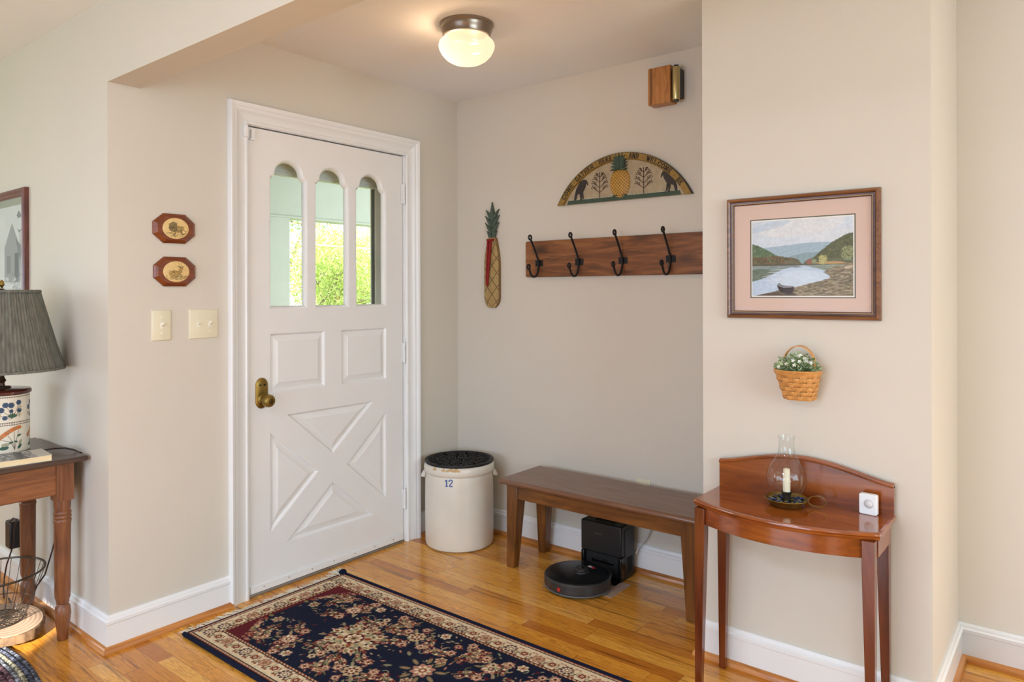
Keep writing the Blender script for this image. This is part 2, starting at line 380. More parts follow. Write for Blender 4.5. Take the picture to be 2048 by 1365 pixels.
# floor
def floor_mat():
    m, t, b = new_mat('oak_strip_floor')
    tc = t.nodes.new('ShaderNodeTexCoord'); sp = t.nodes.new('ShaderNodeSeparateXYZ'); _lnk(t, tc.outputs['Object'], sp.inputs[0])
    x, y = sp.outputs[0], sp.outputs[1]
    W = 0.0572
    yr = nmath(t, 'DIVIDE', y, W); row = nmath(t, 'FLOOR', yr); fy = nmath(t, 'SUBTRACT', yr, row)
    wn = t.nodes.new('ShaderNodeTexWhiteNoise'); wn.noise_dimensions = '1D'; _lnk(t, row, wn.inputs['W'])
    xo = nmath(t, 'ADD', nmath(t, 'DIVIDE', x, nmath(t, 'MULTIPLY_ADD', wn.outputs['Value'], 0.5, 0.55)), nmath(t, 'MULTIPLY', wn.outputs['Value'], 37.0))
    pl = nmath(t, 'FLOOR', xo); fx = nmath(t, 'SUBTRACT', xo, pl)
    cb = t.nodes.new('ShaderNodeCombineXYZ'); _lnk(t, row, cb.inputs[0]); _lnk(t, pl, cb.inputs[1])
    w2 = t.nodes.new('ShaderNodeTexWhiteNoise'); w2.noise_dimensions = '3D'; _lnk(t, cb.outputs[0], w2.inputs['Vector'])
    rnd = w2.outputs['Value']
    base = nramp(t, rnd, [(0.0, S(182, 106, 36)), (0.07, S(208, 134, 44)), (0.45, S(224, 152, 54)), (0.75, S(234, 166, 64)), (1.0, S(242, 180, 84))])
    # grain coordinates, shifted per board
    g = t.nodes.new('ShaderNodeCombineXYZ')
    _lnk(t, nmath(t, 'MULTIPLY_ADD', x, 1.3, nmath(t, 'MULTIPLY', rnd, 91.0)), g.inputs[0])
    _lnk(t, nmath(t, 'MULTIPLY_ADD', y, 24.0, nmath(t, 'MULTIPLY', rnd, 47.0)), g.inputs[1])
    _lnk(t, nmath(t, 'MULTIPLY', rnd, 13.0), g.inputs[2])
    n1 = nnoise(t, g.outputs[0], 1.6, 4, 0.55, 0.8)
    rings = nmath(t, 'SINE', nmath(t, 'MULTIPLY', n1, 70.0))
    rr = nramp(t, nmath(t, 'MULTIPLY_ADD', rings, 0.5, 0.5), [(0.0, (1, 1, 1)), (0.35, (0.1, 0.1, 0.1)), (1.0, (0, 0, 0))])
    col = nmix(t, nmath(t, 'MULTIPLY', rr, 0.55), base, S(150, 84, 30))
    n2 = nnoise(t, g.outputs[0], 1.1, 5, 0.6, 0.3)
    st = nramp(t, n2, [(0.57, (0, 0, 0)), (0.66, (1, 1, 1))])
    col = nmix(t, nmath(t, 'MULTIPLY', st, 0.65), col, S(92, 48, 18))
    g3 = t.nodes.new('ShaderNodeCombineXYZ'); _lnk(t, nmath(t, 'MULTIPLY', x, 14.0), g3.inputs[0]); _lnk(t, nmath(t, 'MULTIPLY', y, 420.0), g3.inputs[1])
    n3 = nnoise(t, g3.outputs[0], 1.0, 2, 0.5)
    col = nmix(t, nmath(t, 'MULTIPLY', nramp(t, n3, [(0.45, (0, 0, 0)), (0.7, (1, 1, 1))]), 0.22), col, S(140, 76, 28))
    gap = nmath(t, 'MAXIMUM', nmath(t, 'LESS_THAN', fy, 0.022), nmath(t, 'LESS_THAN', fx, 0.0025))
    col = nmix(t, nmath(t, 'MULTIPLY', gap, 0.75), col, S(70, 36, 14))
    _lnk(t, col, b.inputs['Base Color'])
    b.inputs['Roughness'].default_value = 0.2; b.inputs['Coat Weight'].default_value = 0.25; b.inputs['Coat Roughness'].default_value = 0.08
    b.inputs['Specular IOR Level'].default_value = 0.45
    h = nmath(t, 'SUBTRACT', nmath(t, 'MULTIPLY', n3, 0.15), gap)
    nbump(t, b, h, 0.25, 0.001)
    return m
struct(MB().box(-5.7, 3.3, -3.1, 3.135, -0.06, 0).build('floor', floor_mat(), smooth=False))
struct(MB().box(-5.7, 3.3, -3.1, 3.135, CZ, CZ + 0.1).build('ceiling', M_CEIL, smooth=False))
DY0, DY1, DTOP = 1.698, 2.594, 2.036      # door opening
wf = MB().box(DX - 0.12, DX, LY, DY0 - 0.02, 0, CZ).box(DX - 0.12, DX, DY1 + 0.02, BY, 0, CZ).box(DX - 0.12, DX, DY0 - 0.02, DY1 + 0.02, DTOP + 0.02, CZ)
struct(wf.build('wall_door', M_WALL, smooth=False))
struct(MB().box(-5.6, DX - 0.12, LY, LY + 0.12, 0, CZ).build('wall_left', M_WALL, smooth=False))
struct(MB().box(DX, 3.2, LY, LY + 0.118, 2.10, CZ).build('wall_header', M_WALL, smooth=False))
struct(MB().box(DX - 0.12, 3.3, BY, BY + 0.12, 0, CZ).build('wall_back', M_WALL, smooth=False))
struct(MB().box(PX0, PX1, PY, BY, 0, CZ).build('wall_closet', M_WALL, smooth=False))
# living room walls behind the camera, with window openings
struct(MB().box(-5.7, -5.6, -3.1, LY + 0.12, 0, 0.7).box(-5.7, -5.6, -3.1, LY + 0.12, 2.2, CZ).box(-5.7, -5.6, -3.1, -2.3, 0.7, 2.2).box(-5.7, -5.6, -0.1, LY + 0.12, 0.7, 2.2).build('wall_west', M_WALL, smooth=False))
struct(MB().box(3.2, 3.3, -3.1, BY, 0, 0.75).box(3.2, 3.3, -3.1, BY, 2.25, CZ).box(3.2, 3.3, -3.1, -0.6, 0.75, 2.25).box(3.2, 3.3, 1.8, BY, 0.75, 2.25).build('wall_east', M_WALL, smooth=False))
# south wall: small unseen opening sized to land a sun patch by the wire basket
HX, HZ = 0.01, 2.075
sw = MB().box(-5.7, HX - 0.17, -3.1, -3.0, 0, CZ).box(HX - 0.17, HX + 0.17, -3.1, -3.0, 0, HZ - 0.10).box(HX - 0.17, HX + 0.17, -3.1, -3.0, HZ + 0.10, CZ)
sw.box(HX + 0.17, 1.15, -3.1, -3.0, 0, CZ).box(1.15, 1.9, -3.1, -3.0, 0, 0.8).box(1.15, 1.9, -3.1, -3.0, 2.1, CZ).box(1.9, 3.3, -3.1, -3.0, 0, CZ)  # second unseen opening, added so sun bounces off the floor onto ceiling and walls
struct(sw.build('wall_south', M_WALL, smooth=False))

# baseboards with oak shoe moulding
BP = [(0, 0.0), (0.014, 0.0), (0.014, 0.098), (0.018, 0.101), (0.018, 0.112), (0.012, 0.117), (0.012, 0.122), (0.006, 0.130), (0, 0.130)]
SP = [(0.014, 0), (0.031, 0), (0.030, 0.010), (0.025, 0.018), (0.014, 0.021)]
pathA = [(-5.6, LY), (DX, LY), (DX, 1.613)]
pathB = [(DX, 2.703), (DX, BY), (PX0, BY), (PX0, PY), (PX1, PY), (PX1, BY), (3.2, BY)]
names = ['left', 'door_left', 'door_right', 'back', 'niche', 'closet', 'return', 'right']
segs = sweep(pathA, BP, lambda a, b, h: (a, b, h)) + sweep(pathB, BP, lambda a, b, h: (a, b, h))
shoes = sweep(pathA, SP, lambda a, b, h: (a, b, h)) + sweep(pathB, SP, lambda a, b, h: (a, b, h))
for nm, s1, s2 in zip(names, segs, shoes):
    b_ = struct(s1.build('baseboard_' + nm, M_WHITE, ang=50))
    s2.build('shoe_moulding', M_SHOEX if nm in ('left', 'back', 'closet', 'right') else M_SHOE, b_, ang=50)

# door casing and jamb
CP = [(0, 0), (0, 0.010), (0.006, 0.015), (0.012, 0.015), (0.016, 0.010), (0.052, 0.012), (0.058, 0.018), (0.066, 0.018), (0.072, 0.026), (0.086, 0.028), (0.090, 0.024), (0.090, 0)]
cs = sweep([(DY0 - 0.004, 0.0), (DY0 - 0.004, DTOP + 0.008), (DY1 + 0.014, DTOP + 0.008), (DY1 + 0.014, 0.0)], CP, lambda a, b, h: (DX + h, a, b), side=-1)
mb = MB()
for c in cs: mb.add(c.v, c.f)
tr = struct(mb.build('trim_1', M_WHITE, ang=50))
jb = MB().box(DX - 0.12, DX, DY0 - 0.02, DY0 - 0.004, 0, DTOP + 0.004).box(DX - 0.12, DX, DY1 + 0.004, DY1 + 0.02, 0, DTOP + 0.004).box(DX - 0.12, DX, DY0 - 0.02, DY1 + 0.02, DTOP + 0.006, DTOP + 0.02)
jb.box(DX - 0.075, DX - 0.055, DY0 - 0.004, DY0 + 0.012, 0, DTOP + 0.006).box(DX - 0.075, DX - 0.055, DY1 - 0.012, DY1 + 0.004, 0, DTOP + 0.006).box(DX - 0.075, DX - 0.055, DY0, DY1, DTOP - 0.01, DTOP + 0.006)
jb.build('door_jamb', M_WHITE, tr, smooth=False)
MB().box(DX - 0.12, DX + 0.004, DY0 - 0.004, DY1 + 0.004, 0, 0.012).build('threshold', plain('threshold_alu', S(150, 146, 140), 0.4, 0.6), tr, bevel=0.002)

# ================================================================== the front door
DF = DX - 0.004                                    # face of the door
door = thing('door_1', None, None, (DF, DY0, 0.0), kind='structure')
YC = (DY0 + DY1) / 2 - 0.002
def lite(yc):
    hw, z0, zs = 0.099, 1.247, 1.838
    pts = [(yc - hw, z0), (yc + hw, z0), (yc + hw, zs), (yc + hw - 0.012, zs + 0.004), (yc + hw - 0.018, zs + 0.012)]
    for k in range(0, 13):
        a = math.pi * k / 12; pts.append((yc + (hw - 0.022) * math.cos(a), zs + 0.016 + (0.066) * math.sin(a)))
    pts += [(yc - hw + 0.018, zs + 0.012), (yc - hw + 0.012, zs + 0.004), (yc - hw, zs)]
    return pts
lites = [lite(YC - 0.240), lite(YC), lite(YC + 0.240)]
pan = [[(1.806, 0.874), (2.100, 0.874), (2.100, 1.139), (1.806, 1.139)], [(2.194, 0.870), (2.483, 0.870), (2.483, 1.139), (2.194, 1.139)],
       [(1.884, 0.770), (2.143, 0.545), (2.403, 0.770)], [(1.804, 0.706), (1.804, 0.252), (2.066, 0.479)],
       [(1.882, 0.189), (2.402, 0.189), (2.143, 0.415)], [(2.479, 0.704), (2.479, 0.250), (2.222, 0.479)]]
fd = lambda a, b, w_: (DF + w_, a, b)
slab = flat_holes([(DY0, 0.012), (DY1, 0.012), (DY1, DTOP), (DY0, DTOP)], lites + pan, -0.044, 0, fd)
slab.build('door_slab', M_DOOR, door, ang=20)
for p in pan:
    q = MB(); A = sum(p[i][0] * p[(i + 1) % len(p)][1] - p[(i + 1) % len(p)][0] * p[i][1] for i in range(len(p)))
    if A < 0: p = p[::-1]
    Ls = [(0, 0.0), (0.004, -0.001), (0.009, -0.010), (0.012, -0.012), (0.040, -0.004), (0.041, -0.0015), (0.043, -0.0015)]
    q.loops([[fd(a, b, h) for a, b in inset(p, d)] for d, h in Ls], False, True)
    q.build('raised_panel', M_DOOR, door, ang=15)
M_PANE = thin_glass('door_glass', (0.955, 0.98, 0.97))
for p in lites:
    q = MB()
    L = [[fd(a, b, h) for a, b in pp] for pp, h in ((p, 0.0), (inset(p, 0.004), -0.002), (inset(p, 0.012), -0.014), (inset(p, 0.012), -0.03))]
    q.loops(L, False, False); q.build('lite_moulding', M_DOOR, door, ang=40)
    MB().prism(inset(p, 0.010), -0.024, -0.020, fd).build('glass_pane', M_PANE, door, smooth=False)
MB().box(DF, DF + 0.008, DY0 + 0.006, DY1 - 0.004, 0.014, 0.046).build('door_sweep', M_WHITE, door, bevel=0.002)
for k in range(7): MB().ball((DF + 0.009, DY0 + 0.07 + k * 0.125, 0.033), 0.003, 8, 5).build('screw', M_NICKEL, door)
# lock plate and knob
PYc, PZc = 1.762, 0.880
pl = []
for k in range(25): a = math.pi * k / 24; pl.append((PYc + 0.030 * math.cos(a), 0.912 + 0.034 * math.sin(a)))
for k in range(25): a = math.pi + math.pi * k / 24; pl.append((PYc + 0.030 * math.cos(a), 0.846 + 0.034 * math.sin(a)))
q = MB().loops([[fd(a, b, h) for a, b in inset(pl, d)] for d, h in ((0, 0), (0, 0.004), (0.003, 0.007), (0.006, 0.0085))])
plate = q.build('lock_plate', M_BRASS, door)
for dy in (-.011, .011): MB().ball((DF + 0.009, PYc + dy, 0.915), 0.0045, 8, 6).build('screw_hole', M_DARK, plate)
kn = MB().lathe((DF + 0.008, PYc, 0.850), [(0.024, 0), (0.024, 0.005), (0.014, 0.009), (0.012, 0.026), (0.022, 0.032), (0.0285, 0.044), (0.0275, 0.056), (0.022, 0.064), (0.012, 0.067)], 32, axis='x').build('door_knob', M_BRASS, door)
MB().lathe((DF + 0.073, PYc, 0.850), [(0.011, 0), (0.011, 0.003), (0.008, 0.004), (0.007, 0.001)], 24, axis='x').box(DF + 0.072, DF + 0.0765, PYc - 0.0015, PYc + 0.0015, 0.844, 0.856).build('keyhole', plain('dark_brass', S(70, 52, 26), 0.4, 0.8), kn)
for zc in (1.839, 1.0, 0.228):
    q = MB()
    for k in range(5): q.lathe((DX + 0.006, DY1 + 0.003, zc - 0.05 + k * 0.0202), [(0.0062, 0), (0.0062, 0.0192)], 12)
    q.ball((DX + 0.006, DY1 + 0.003, zc + 0.054), 0.005, 8, 6).ball((DX + 0.006, DY1 + 0.003, zc - 0.054), 0.005, 8, 6)
    q.box(DX - 0.002, DX + 0.002, DY1 - 0.012, DY1 + 0.014, zc - 0.05, zc + 0.05)
    q.build('hinge', M_WHITE, door)
t_ = thing('contact_sensor', 'small white contact sensor in two pieces at the top left corner of the front door', 'sensor', (DX, 1.705, 1.99))
MB().box(DF, DF + 0.014, DY0 + 0.012, DY0 + 0.030, 1.985, 2.026).box(DF, DF + 0.02, DY0 + 0.006, DY0 + 0.03, 1.978, 1.986).build('magnet', M_WHITE, t_, bevel=0.002)
MB().box(DX + 0.010, DX + 0.024, DY0 - 0.030, DY0 - 0.010, 1.985, 2.035).build('sensor_body', M_WHITE, t_, bevel=0.003)

# ================================================================== bench wall
def wl(c): return lambda a, b, h: (a, c - h, b)      # wall facing -y: a=x, b=z, h=out
BW = wl(BY); PW = wl(PY); LW = wl(LY)
# coat rack
t_ = thing('coat_rack', 'long stained pine coat rack board with black iron hooks on the wall above the bench', 'coat rack', (-1.72, BY, 1.395))
q = MB().prism([(-2.305, 1.402), (-2.298, 1.396), (-1.112, 1.396), (-1.105, 1.402), (-1.105, 1.578), (-1.112, 1.584), (-2.298, 1.584), (-2.305, 1.578)], 0.001, 0.021, BW)
q.build('board', M_RACK, t_, bevel=0.003)
for k in range(5):
    hx = -2.214 + k * 0.248
    pl_ = MB().box(hx - 0.024, hx + 0.024, BY - 0.024, BY - 0.021, 1.452, 1.484).ball((hx - 0.016, BY - 0.024, 1.468), 0.003, 8, 5).ball((hx + 0.016, BY - 0.024, 1.468), 0.003, 8, 5)
    hk = pl_.build('hook_plate', M_IRON, t_, bevel=0.0008)
    q = MB()
    up = [(hx, 2.987, 1.452), (hx, 2.983, 1.485), (hx, 2.955, 1.535), (hx, 2.922, 1.585)]
    q.tube(up, 0.0052, 8)
    lo = [(hx, 2.986, 1.475), (hx, 2.984, 1.44), (hx, 2.976, 1.412), (hx, 2.960, 1.398), (hx, 2.940, 1.396), (hx, 2.922, 1.408), (hx, 2.910, 1.430), (hx, 2.905, 1.438)]
    q.tube(lo, 0.0052, 8)
    q.ring((hx, 2.915, 1.597), 0.011, 0.0048, 20, 6, 'x'); q.ring((hx, 2.902, 1.447), 0.011, 0.0048, 20, 6, 'x')
    q.build('hook', M_IRON, hk)

# arched welcome sign
t_ = thing('arched_welcome_sign', 'half-round wooden welcome sign painted with a pineapple, two crows and bare trees', 'sign', (-1.733, BY, 1.757))
SX0, SX1, SZ, SHT = -2.098, -1.368, 1.757, 0.226
Wd = SX1 - SX0; RR = (Wd * Wd / 4 + SHT * SHT) / (2 * SHT); SCX = (SX0 + SX1) / 2; SCZ = SZ + SHT - RR
def arc(R, z0, n=48):
    a0 = math.acos(min(1, (z0 - SCZ) / R)); return [(SCX + R * math.sin(a), SCZ + R * math.cos(a)) for a in [a0 - 2 * a0 * k / n for k in range(n + 1)]]
M_SIGNRIM = plain('sign_mustard', S(146, 114, 48), 0.6, var=0.15, vscale=25)
M_SIGNBG = plain('sign_tan', S(168, 152, 124), 0.7, var=0.12, vscale=40)
M_SIGNGREEN = plain('sign_green', S(52, 72, 56), 0.6, var=0.15, vscale=20)
M_SIGNDARK = plain('sign_dark_paint', S(42, 34, 30), 0.6)
MB().prism(arc(RR, SZ), 0.0, 0.012, BW).build('backing', M_SIGNBG, t_, smooth=False)
mb = MB().loops([[BW(a, b, h) for a, b in arc(R, SZ)] for R, h in ((RR, 0.012), (RR, 0.021), (RR - 0.002, 0.023), (RR - 0.030, 0.023), (RR - 0.034, 0.012))], False, False, closed=False)
mb.build('painted_rim', M_SIGNRIM, t_)
MB().prism([(SX0 + 0.055, SZ + 0.001), (SX1 - 0.055, SZ + 0.001), (SX1 - 0.062, SZ + 0.020), (SX0 + 0.062, SZ + 0.020)], 0.012, 0.015, BW).build('green_ground', M_SIGNGREEN, t_, smooth=False)
# serif stroke letters on the rim
GL = {'C': [[(.9, .25), (.7, .02), (.35, 0), (.08, .3), (.08, .7), (.35, 1), (.7, .98), (.9, .75)], [(.9, .68), (.9, .95)]],
      'O': [[(.5, 0), (.15, .2), (.05, .5), (.15, .8), (.5, 1), (.85, .8), (.95, .5), (.85, .2), (.5, 0)]],
      'M': [[(.1, 0), (.15, 1), (.5, .15), (.85, 1), (.9, 0)], [(0, 0), (.22, 0)], [(.78, 0), (1, 0)], [(.03, 1), (.2, 1)], [(.8, 1), (.97, 1)]],
      'E': [[(.15, 0), (.15, 1)], [(0, 0), (.8, 0), (.85, .2)], [(0, 1), (.78, 1), (.8, .82)], [(.15, .5), (.6, .5)], [(.6, .4), (.6, .6)]],
      'G': [[(.85, .8), (.65, 1), (.35, 1), (.08, .7), (.08, .3), (.35, 0), (.7, .03), (.82, .2), (.82, .45)], [(.6, .45), (1, .45)]],
      'A': [[(.08, 0), (.5, 1), (.92, 0)], [(.25, .35), (.75, .35)], [(0, 0), (.2, 0)], [(.78, 0), (1.02, 0)]],
      'T': [[(.5, 0), (.5, 1)], [(.05, .82), (.05, 1), (.95, 1), (.95, .82)], [(.32, 0), (.68, 0)]],
      'H': [[(.15, 0), (.15, 1)], [(.85, 0), (.85, 1)], [(.15, .5), (.85, .5)], [(0, 0), (.3, 0)], [(.7, 0), (1, 0)], [(0, 1), (.3, 1)], [(.7, 1), (1, 1)]],
      'R': [[(.15, 0), (.15, 1), (.65, 1), (.82, .8), (.65, .52), (.15, .5)], [(.5, .5), (.95, 0)], [(0, 0), (.3, 0)], [(0, 1), (.15, 1)]],
      'N': [[(.15, 0), (.15, 1), (.85, 0), (.85, 1)], [(0, 0), (.3, 0)], [(.7, 1), (1, 1)], [(0, 1), (.15, 1)]],
      'D': [[(.15, 0), (.15, 1), (.55, 1), (.88, .75), (.88, .25), (.55, 0), (.15, 0)], [(0, 0), (.15, 0)], [(0, 1), (.15, 1)]],
      'W': [[(.02, 1), (.27, 0), (.5, .9), (.73, 0), (.98, 1)], [(-.08, 1), (.15, 1)], [(.85, 1), (1.08, 1)]],
      'L': [[(.15, 1), (.15, 0), (.85, 0), (.88, .25)], [(0, 1), (.32, 1)], [(0, 0), (.15, 0)]],
      'B': [[(.15, 0), (.15, 1), (.6, 1), (.78, .8), (.6, .53), (.15, .52)], [(.6, .53), (.85, .3), (.62, 0), (0, 0)], [(0, 1), (.15, 1)]]}
def letter(mb, ch, place, wdt, hgt, thick, h0, h1):
    for st in GL[ch]:
        for (x0, y0), (x1, y1) in zip(st[:-1], st[1:]):
            dx, dy = (x1 - x0) * wdt, (y1 - y0) * hgt; L = math.hypot(dx, dy) or 1e-6
            tk = thick * (0.55 if abs(dy) < abs(dx) * 0.5 else 1.0) / 2
            nx, ny = -dy / L * tk, dx / L * tk; ex, ey = dx / L * tk * .5, dy / L * tk * .5
            c = [(x0 * wdt + nx - ex, y0 * hgt + ny - ey), (x1 * wdt + nx + ex, y1 * hgt + ny + ey), (x1 * wdt - nx + ex, y1 * hgt - ny + ey), (x0 * wdt - nx - ex, y0 * hgt - ny - ey)]
            mb.loops([[place(a, b, h) for a, b in c] for h in (h0, h1)])
Rl = RR - 0.0272
a0 = math.acos((SZ - SCZ) / Rl)
groups = [('COME', -0.935, -0.71), ('GATHER', -0.655, -0.36), ('HERE', -0.285, -0.105), ('AND', 0.115, 0.245), ('WELCOME', 0.345, 0.70), ('BE', 0.80, 0.885)]
for wd_, f0, f1 in groups:
    n = len(wd_); mb = MB()
    for k, ch in enumerate(wd_):
        th = a0 * (f0 + (f1 - f0) * (k + 0.5) / n) ; lw = a0 * (f1 - f0) / n * Rl * 0.78
        def place(a, b, h, th=th, lw=lw):
            u, v = a - lw / 2, Rl + b
            return BW(SCX + v * math.sin(th) + u * math.cos(th), SCZ + v * math.cos(th) - u * math.sin(th), h)
        letter(mb, ch, place, lw, 0.0215, 0.0044, 0.0228, 0.0240)
    mb.build('painted_word', M_SIGNDARK, t_, smooth=False)
for f in (-0.685, -0.32, -0.065, 0.085, 0.295, 0.75, -0.985, 0.93):
    th = a0 * f; MB().ball(BW(SCX + (Rl + .01) * math.sin(th), SCZ + (Rl + .01) * math.cos(th), 0.023), 0.0022, 6, 4).build('painted_dot', M_SIGNDARK, t_, smooth=False)
MB().loops([[BW(a, b, h) for a, b in arc(R, SZ)] for R, h in ((RR + .0004, 0.0), (RR + .0004, .0225), (RR - 0.0022, 0.0235))], False, False, closed=False).build('dark_edge', plain('sign_edge', S(58, 52, 36), .6), t_)
# crows
crow = [(0.0, 0.0), (0.010, 0.004), (0.016, 0.028), (0.030, 0.034), (0.034, 0.006), (0.030, 0.000), (0.044, 0.000), (0.040, 0.008), (0.038, 0.036), (0.046, 0.006), (0.056, 0.002), (0.050, 0.010), (0.047, 0.040), (0.060, 0.062), (0.064, 0.082), (0.074, 0.068), (0.072, 0.082), (0.064, 0.096), (0.050, 0.098), (0.032, 0.090), (0.012, 0.056), (0.003, 0.024)]
for cx_, mir in ((-2.000, 1), (-1.441, -1)):
    MB().prism([(cx_ + mir * a * 1.1, SZ + 0.018 + b * 1.02) for a, b in crow], 0.012, 0.0165, BW).build('crow', M_SIGNDARK, t_, smooth=False)
for tx in (-1.852, -1.612):
    mb = MB(); zt = SZ + 0.017
    mb.tube([BW(tx, zt, 0.0135), BW(tx, zt + 0.128, 0.0135)], 0.0018, 5)
    for lvl, ln in ((0.030, 0.044), (0.054, 0.042), (0.080, 0.034), (0.104, 0.020)):
        for sgn in (-1, 1):
            p0 = (tx, zt + lvl); p1 = (tx + sgn * ln * 0.8, zt + lvl + ln * 0.55); mb.tube([BW(*p0, 0.0135), BW(*p1, 0.0135)], 0.0014, 5)
            for f, d in ((0.5, 0.014), (0.75, 0.012), (1.0, 0.011)):
                bx, bz = p0[0] + (p1[0] - p0[0]) * f, p0[1] + (p1[1] - p0[1]) * f
                for dx_, dz_ in (((sgn * .35, 1),) if f < .9 else ((sgn * .5, .9), (sgn * 1, .0))):
                    e = (bx + dx_ * d, bz + dz_ * d); mb.tube([BW(bx, bz, 0.0135), BW(*e, 0.0135)], 0.0011, 4); mb.ball(BW(*e, 0.0135), 0.0026, 6, 4)
    mb.build('bare_tree', plain('sign_brown', S(74, 48, 36), 0.6), t_, smooth=False)
mb = MB()
for k in range(30):
    fx = SX0 + 0.075 + k * 0.0202; mb.box(fx, fx + 0.0018, BY - 0.0150, BY - 0.012, SZ + 0.018, SZ + 0.030)
mb.box(SX0 + 0.072, SX1 - 0.072, BY - 0.0150, BY - 0.012, SZ + 0.0215, SZ + 0.0228)
mb.build('fence', plain('sign_white', S(206, 200, 180), 0.6), t_, smooth=False)
PXC, PZC = -1.738, 1.842                              # pineapple on the sign
cv = Canvas(0.112, 0.150, 0.0012, S(196, 150, 58))
for k in range(-8, 16):
    cv.line([(k * 0.0165 - 0.08, 0), (k * 0.0165 + 0.07, 0.150)], 0.0026, S(112, 76, 32)); cv.line([(k * 0.0165 + 0.07, 0), (k * 0.0165 - 0.08, 0.150)], 0.0026, S(112, 76, 32))
cv.noise(0.012, 0.15, 3)
def pine_map(X, Y):
    a = (X / 0.112 - 0.5) * 2; b = (Y / 0.150 - 0.5) * 2
    u = a * np.sqrt(1 - b * b / 2); v = b * np.sqrt(1 - a * a / 2); r2 = np.clip(1 - u * u - v * v, 0, 1)
    return (PXC + u * 0.055, BY - 0.012 - 0.013 * np.sqrt(r2), PZC + v * 0.074)
cv.build('pineapple_fruit', vcol('pineapple_paint', 0.5), pine_map, t_)
def leafpoly(cx, cz, ang, ln, wd_, n=8):
    L = []; R = []
    for k in range(n + 1):
        f = k / n; hw = wd_ * math.sin(math.pi * min(1, f * 0.85 + 0.12)) * (1 - f ** 3); s_, c_ = math.sin(ang + 0.35 * ang * f), math.cos(ang + 0.35 * ang * f)
        x, z = cx + s_ * ln * f, cz + c_ * ln * f
        L.append((x - c_ * hw, z + s_ * hw)); R.append((x + c_ * hw, z - s_ * hw))
    return L + R[::-1]
mb = MB()
for row in range(5):
    for k, ang in enumerate((-0.95, -0.5, 0, 0.5, 0.95)):
        ln = 0.040 - abs(k - 2) * 0.003; mb.prism(leafpoly(PXC + (k - 2) * 0.006, PZC + 0.060 + row * 0.0108, ang * (1.25 - row * 0.16), ln, 0.0058), 0.018 + 0.001 * row, 0.0262 + 0.0012 * (4 - row), BW)
for k in range(5): mb.prism(leafpoly(PXC + (k - 2) * 0.012, PZC - 0.064, (k - 2) * 0.6, 0.018, 0.005), 0.013, 0.019, BW)
mb.build('pineapple_crown', M_SIGNGREEN, t_, smooth=False)

# slim pineapple wall hanging
t_ = thing('pineapple_wall_hanging', 'slim wooden pineapple with green leaves and red bow hanging left of the coat rack', 'wall decoration', (-2.541, BY, 1.232))
HXc = -2.541
cv = Canvas(0.104, 0.385, 0.0016, S(164, 136, 84))
for k in range(-8, 10):
    cv.line([(k * 0.066 - 0.2, 0), (k * 0.066 + 0.12, 0.385)], 0.0050, S(100, 76, 40)); cv.line([(k * 0.066 + 0.12, 0), (k * 0.066 - 0.2, 0.385)], 0.0050, S(100, 76, 40))
cv.noise(0.02, 0.16, 5); cv.noise(0.004, 0.1, 6)
def slim_half(v):     # v 0..1 bottom..top
    return 0.0515 * np.where(v < 0.16, np.sqrt(np.clip(1 - ((0.16 - v) / 0.17) ** 2, 0, 1)), 1 - 0.5 * np.clip((v - 0.62) / 0.38, 0, 1) ** 1.6)
def slim_map(X, Y):
    v = Y / 0.385; a = (X / 0.104 - 0.5) * 2
    return (HXc + a * slim_half(v), BY - 0.020 - 0.004 * (1 - a ** 6), 1.232 + Y)
cv.build('fruit', vcol('slim_pineapple_paint', 0.55), slim_map, t_)
n = 30; vs = [k / n for k in range(n + 1)]
out = [(HXc + float(slim_half(np.array(v))), 1.232 + v * 0.385) for v in vs]; out2 = [(2 * HXc - a, b) for a, b in out]
MB().prism(out + out2[::-1], 0.001, 0.0205, BW).build('fruit_edge', plain('slim_edge', S(128, 98, 52), 0.6, var=0.15), t_)
mb = MB()
for row, (lz, sz_) in enumerate(((1.605, 0.062), (1.632, 0.085), (1.668, 0.088), (1.706, 0.082))):
    for sgn in (-1, 1): mb.prism(leafpoly(HXc, lz, sgn * 0.46, sz_, 0.011), 0.004 + 0.002 * (3 - row), 0.014 + 0.002 * (3 - row), BW)
mb.prism(leafpoly(HXc, 1.70, 0, 0.112, 0.013), 0.004, 0.017, BW); mb.prism([(HXc - 0.012, 1.60), (HXc + 0.012, 1.60), (HXc + 0.010, 1.72), (HXc - 0.010, 1.72)], 0.003, 0.013, BW)
mb.build('leaf_crown', plain('hanging_green', S(70, 84, 70), 0.55, var=0.12, vscale=25), t_, smooth=False)
M_RED = plain('red_yarn', S(138, 16, 18), 0.8, var=0.15, vscale=60, bump=0.3)
mb = MB().tube([(HXc - 0.026, BY - 0.026, 1.605), (HXc, BY - 0.032, 1.602), (HXc + 0.026, BY - 0.026, 1.605)], 0.006, 8)
mb.tube([(HXc - 0.02, BY - 0.024, 1.6), (HXc - 0.018, BY - 0.030, 1.53), (HXc - 0.024, BY - 0.030, 1.45), (HXc - 0.028, BY - 0.028, 1.38), (HXc - 0.024, BY - 0.028, 1.35)], [0.006, 0.007, 0.006, 0.006, 0.004], 8)
mb.tube([(HXc + 0.004, BY - 0.028, 1.6), (HXc - 0.002, BY - 0.034, 1.52), (HXc - 0.010, BY - 0.034, 1.44), (HXc - 0.018, BY - 0.030, 1.36)], [0.006, 0.007, 0.006, 0.004], 8)
mb.ring((HXc - 0.006, BY - 0.034, 1.588), 0.014, 0.005, 16, 6, 'y', 0.7, 1.0)
mb.build('red_bow', M_RED, t_)

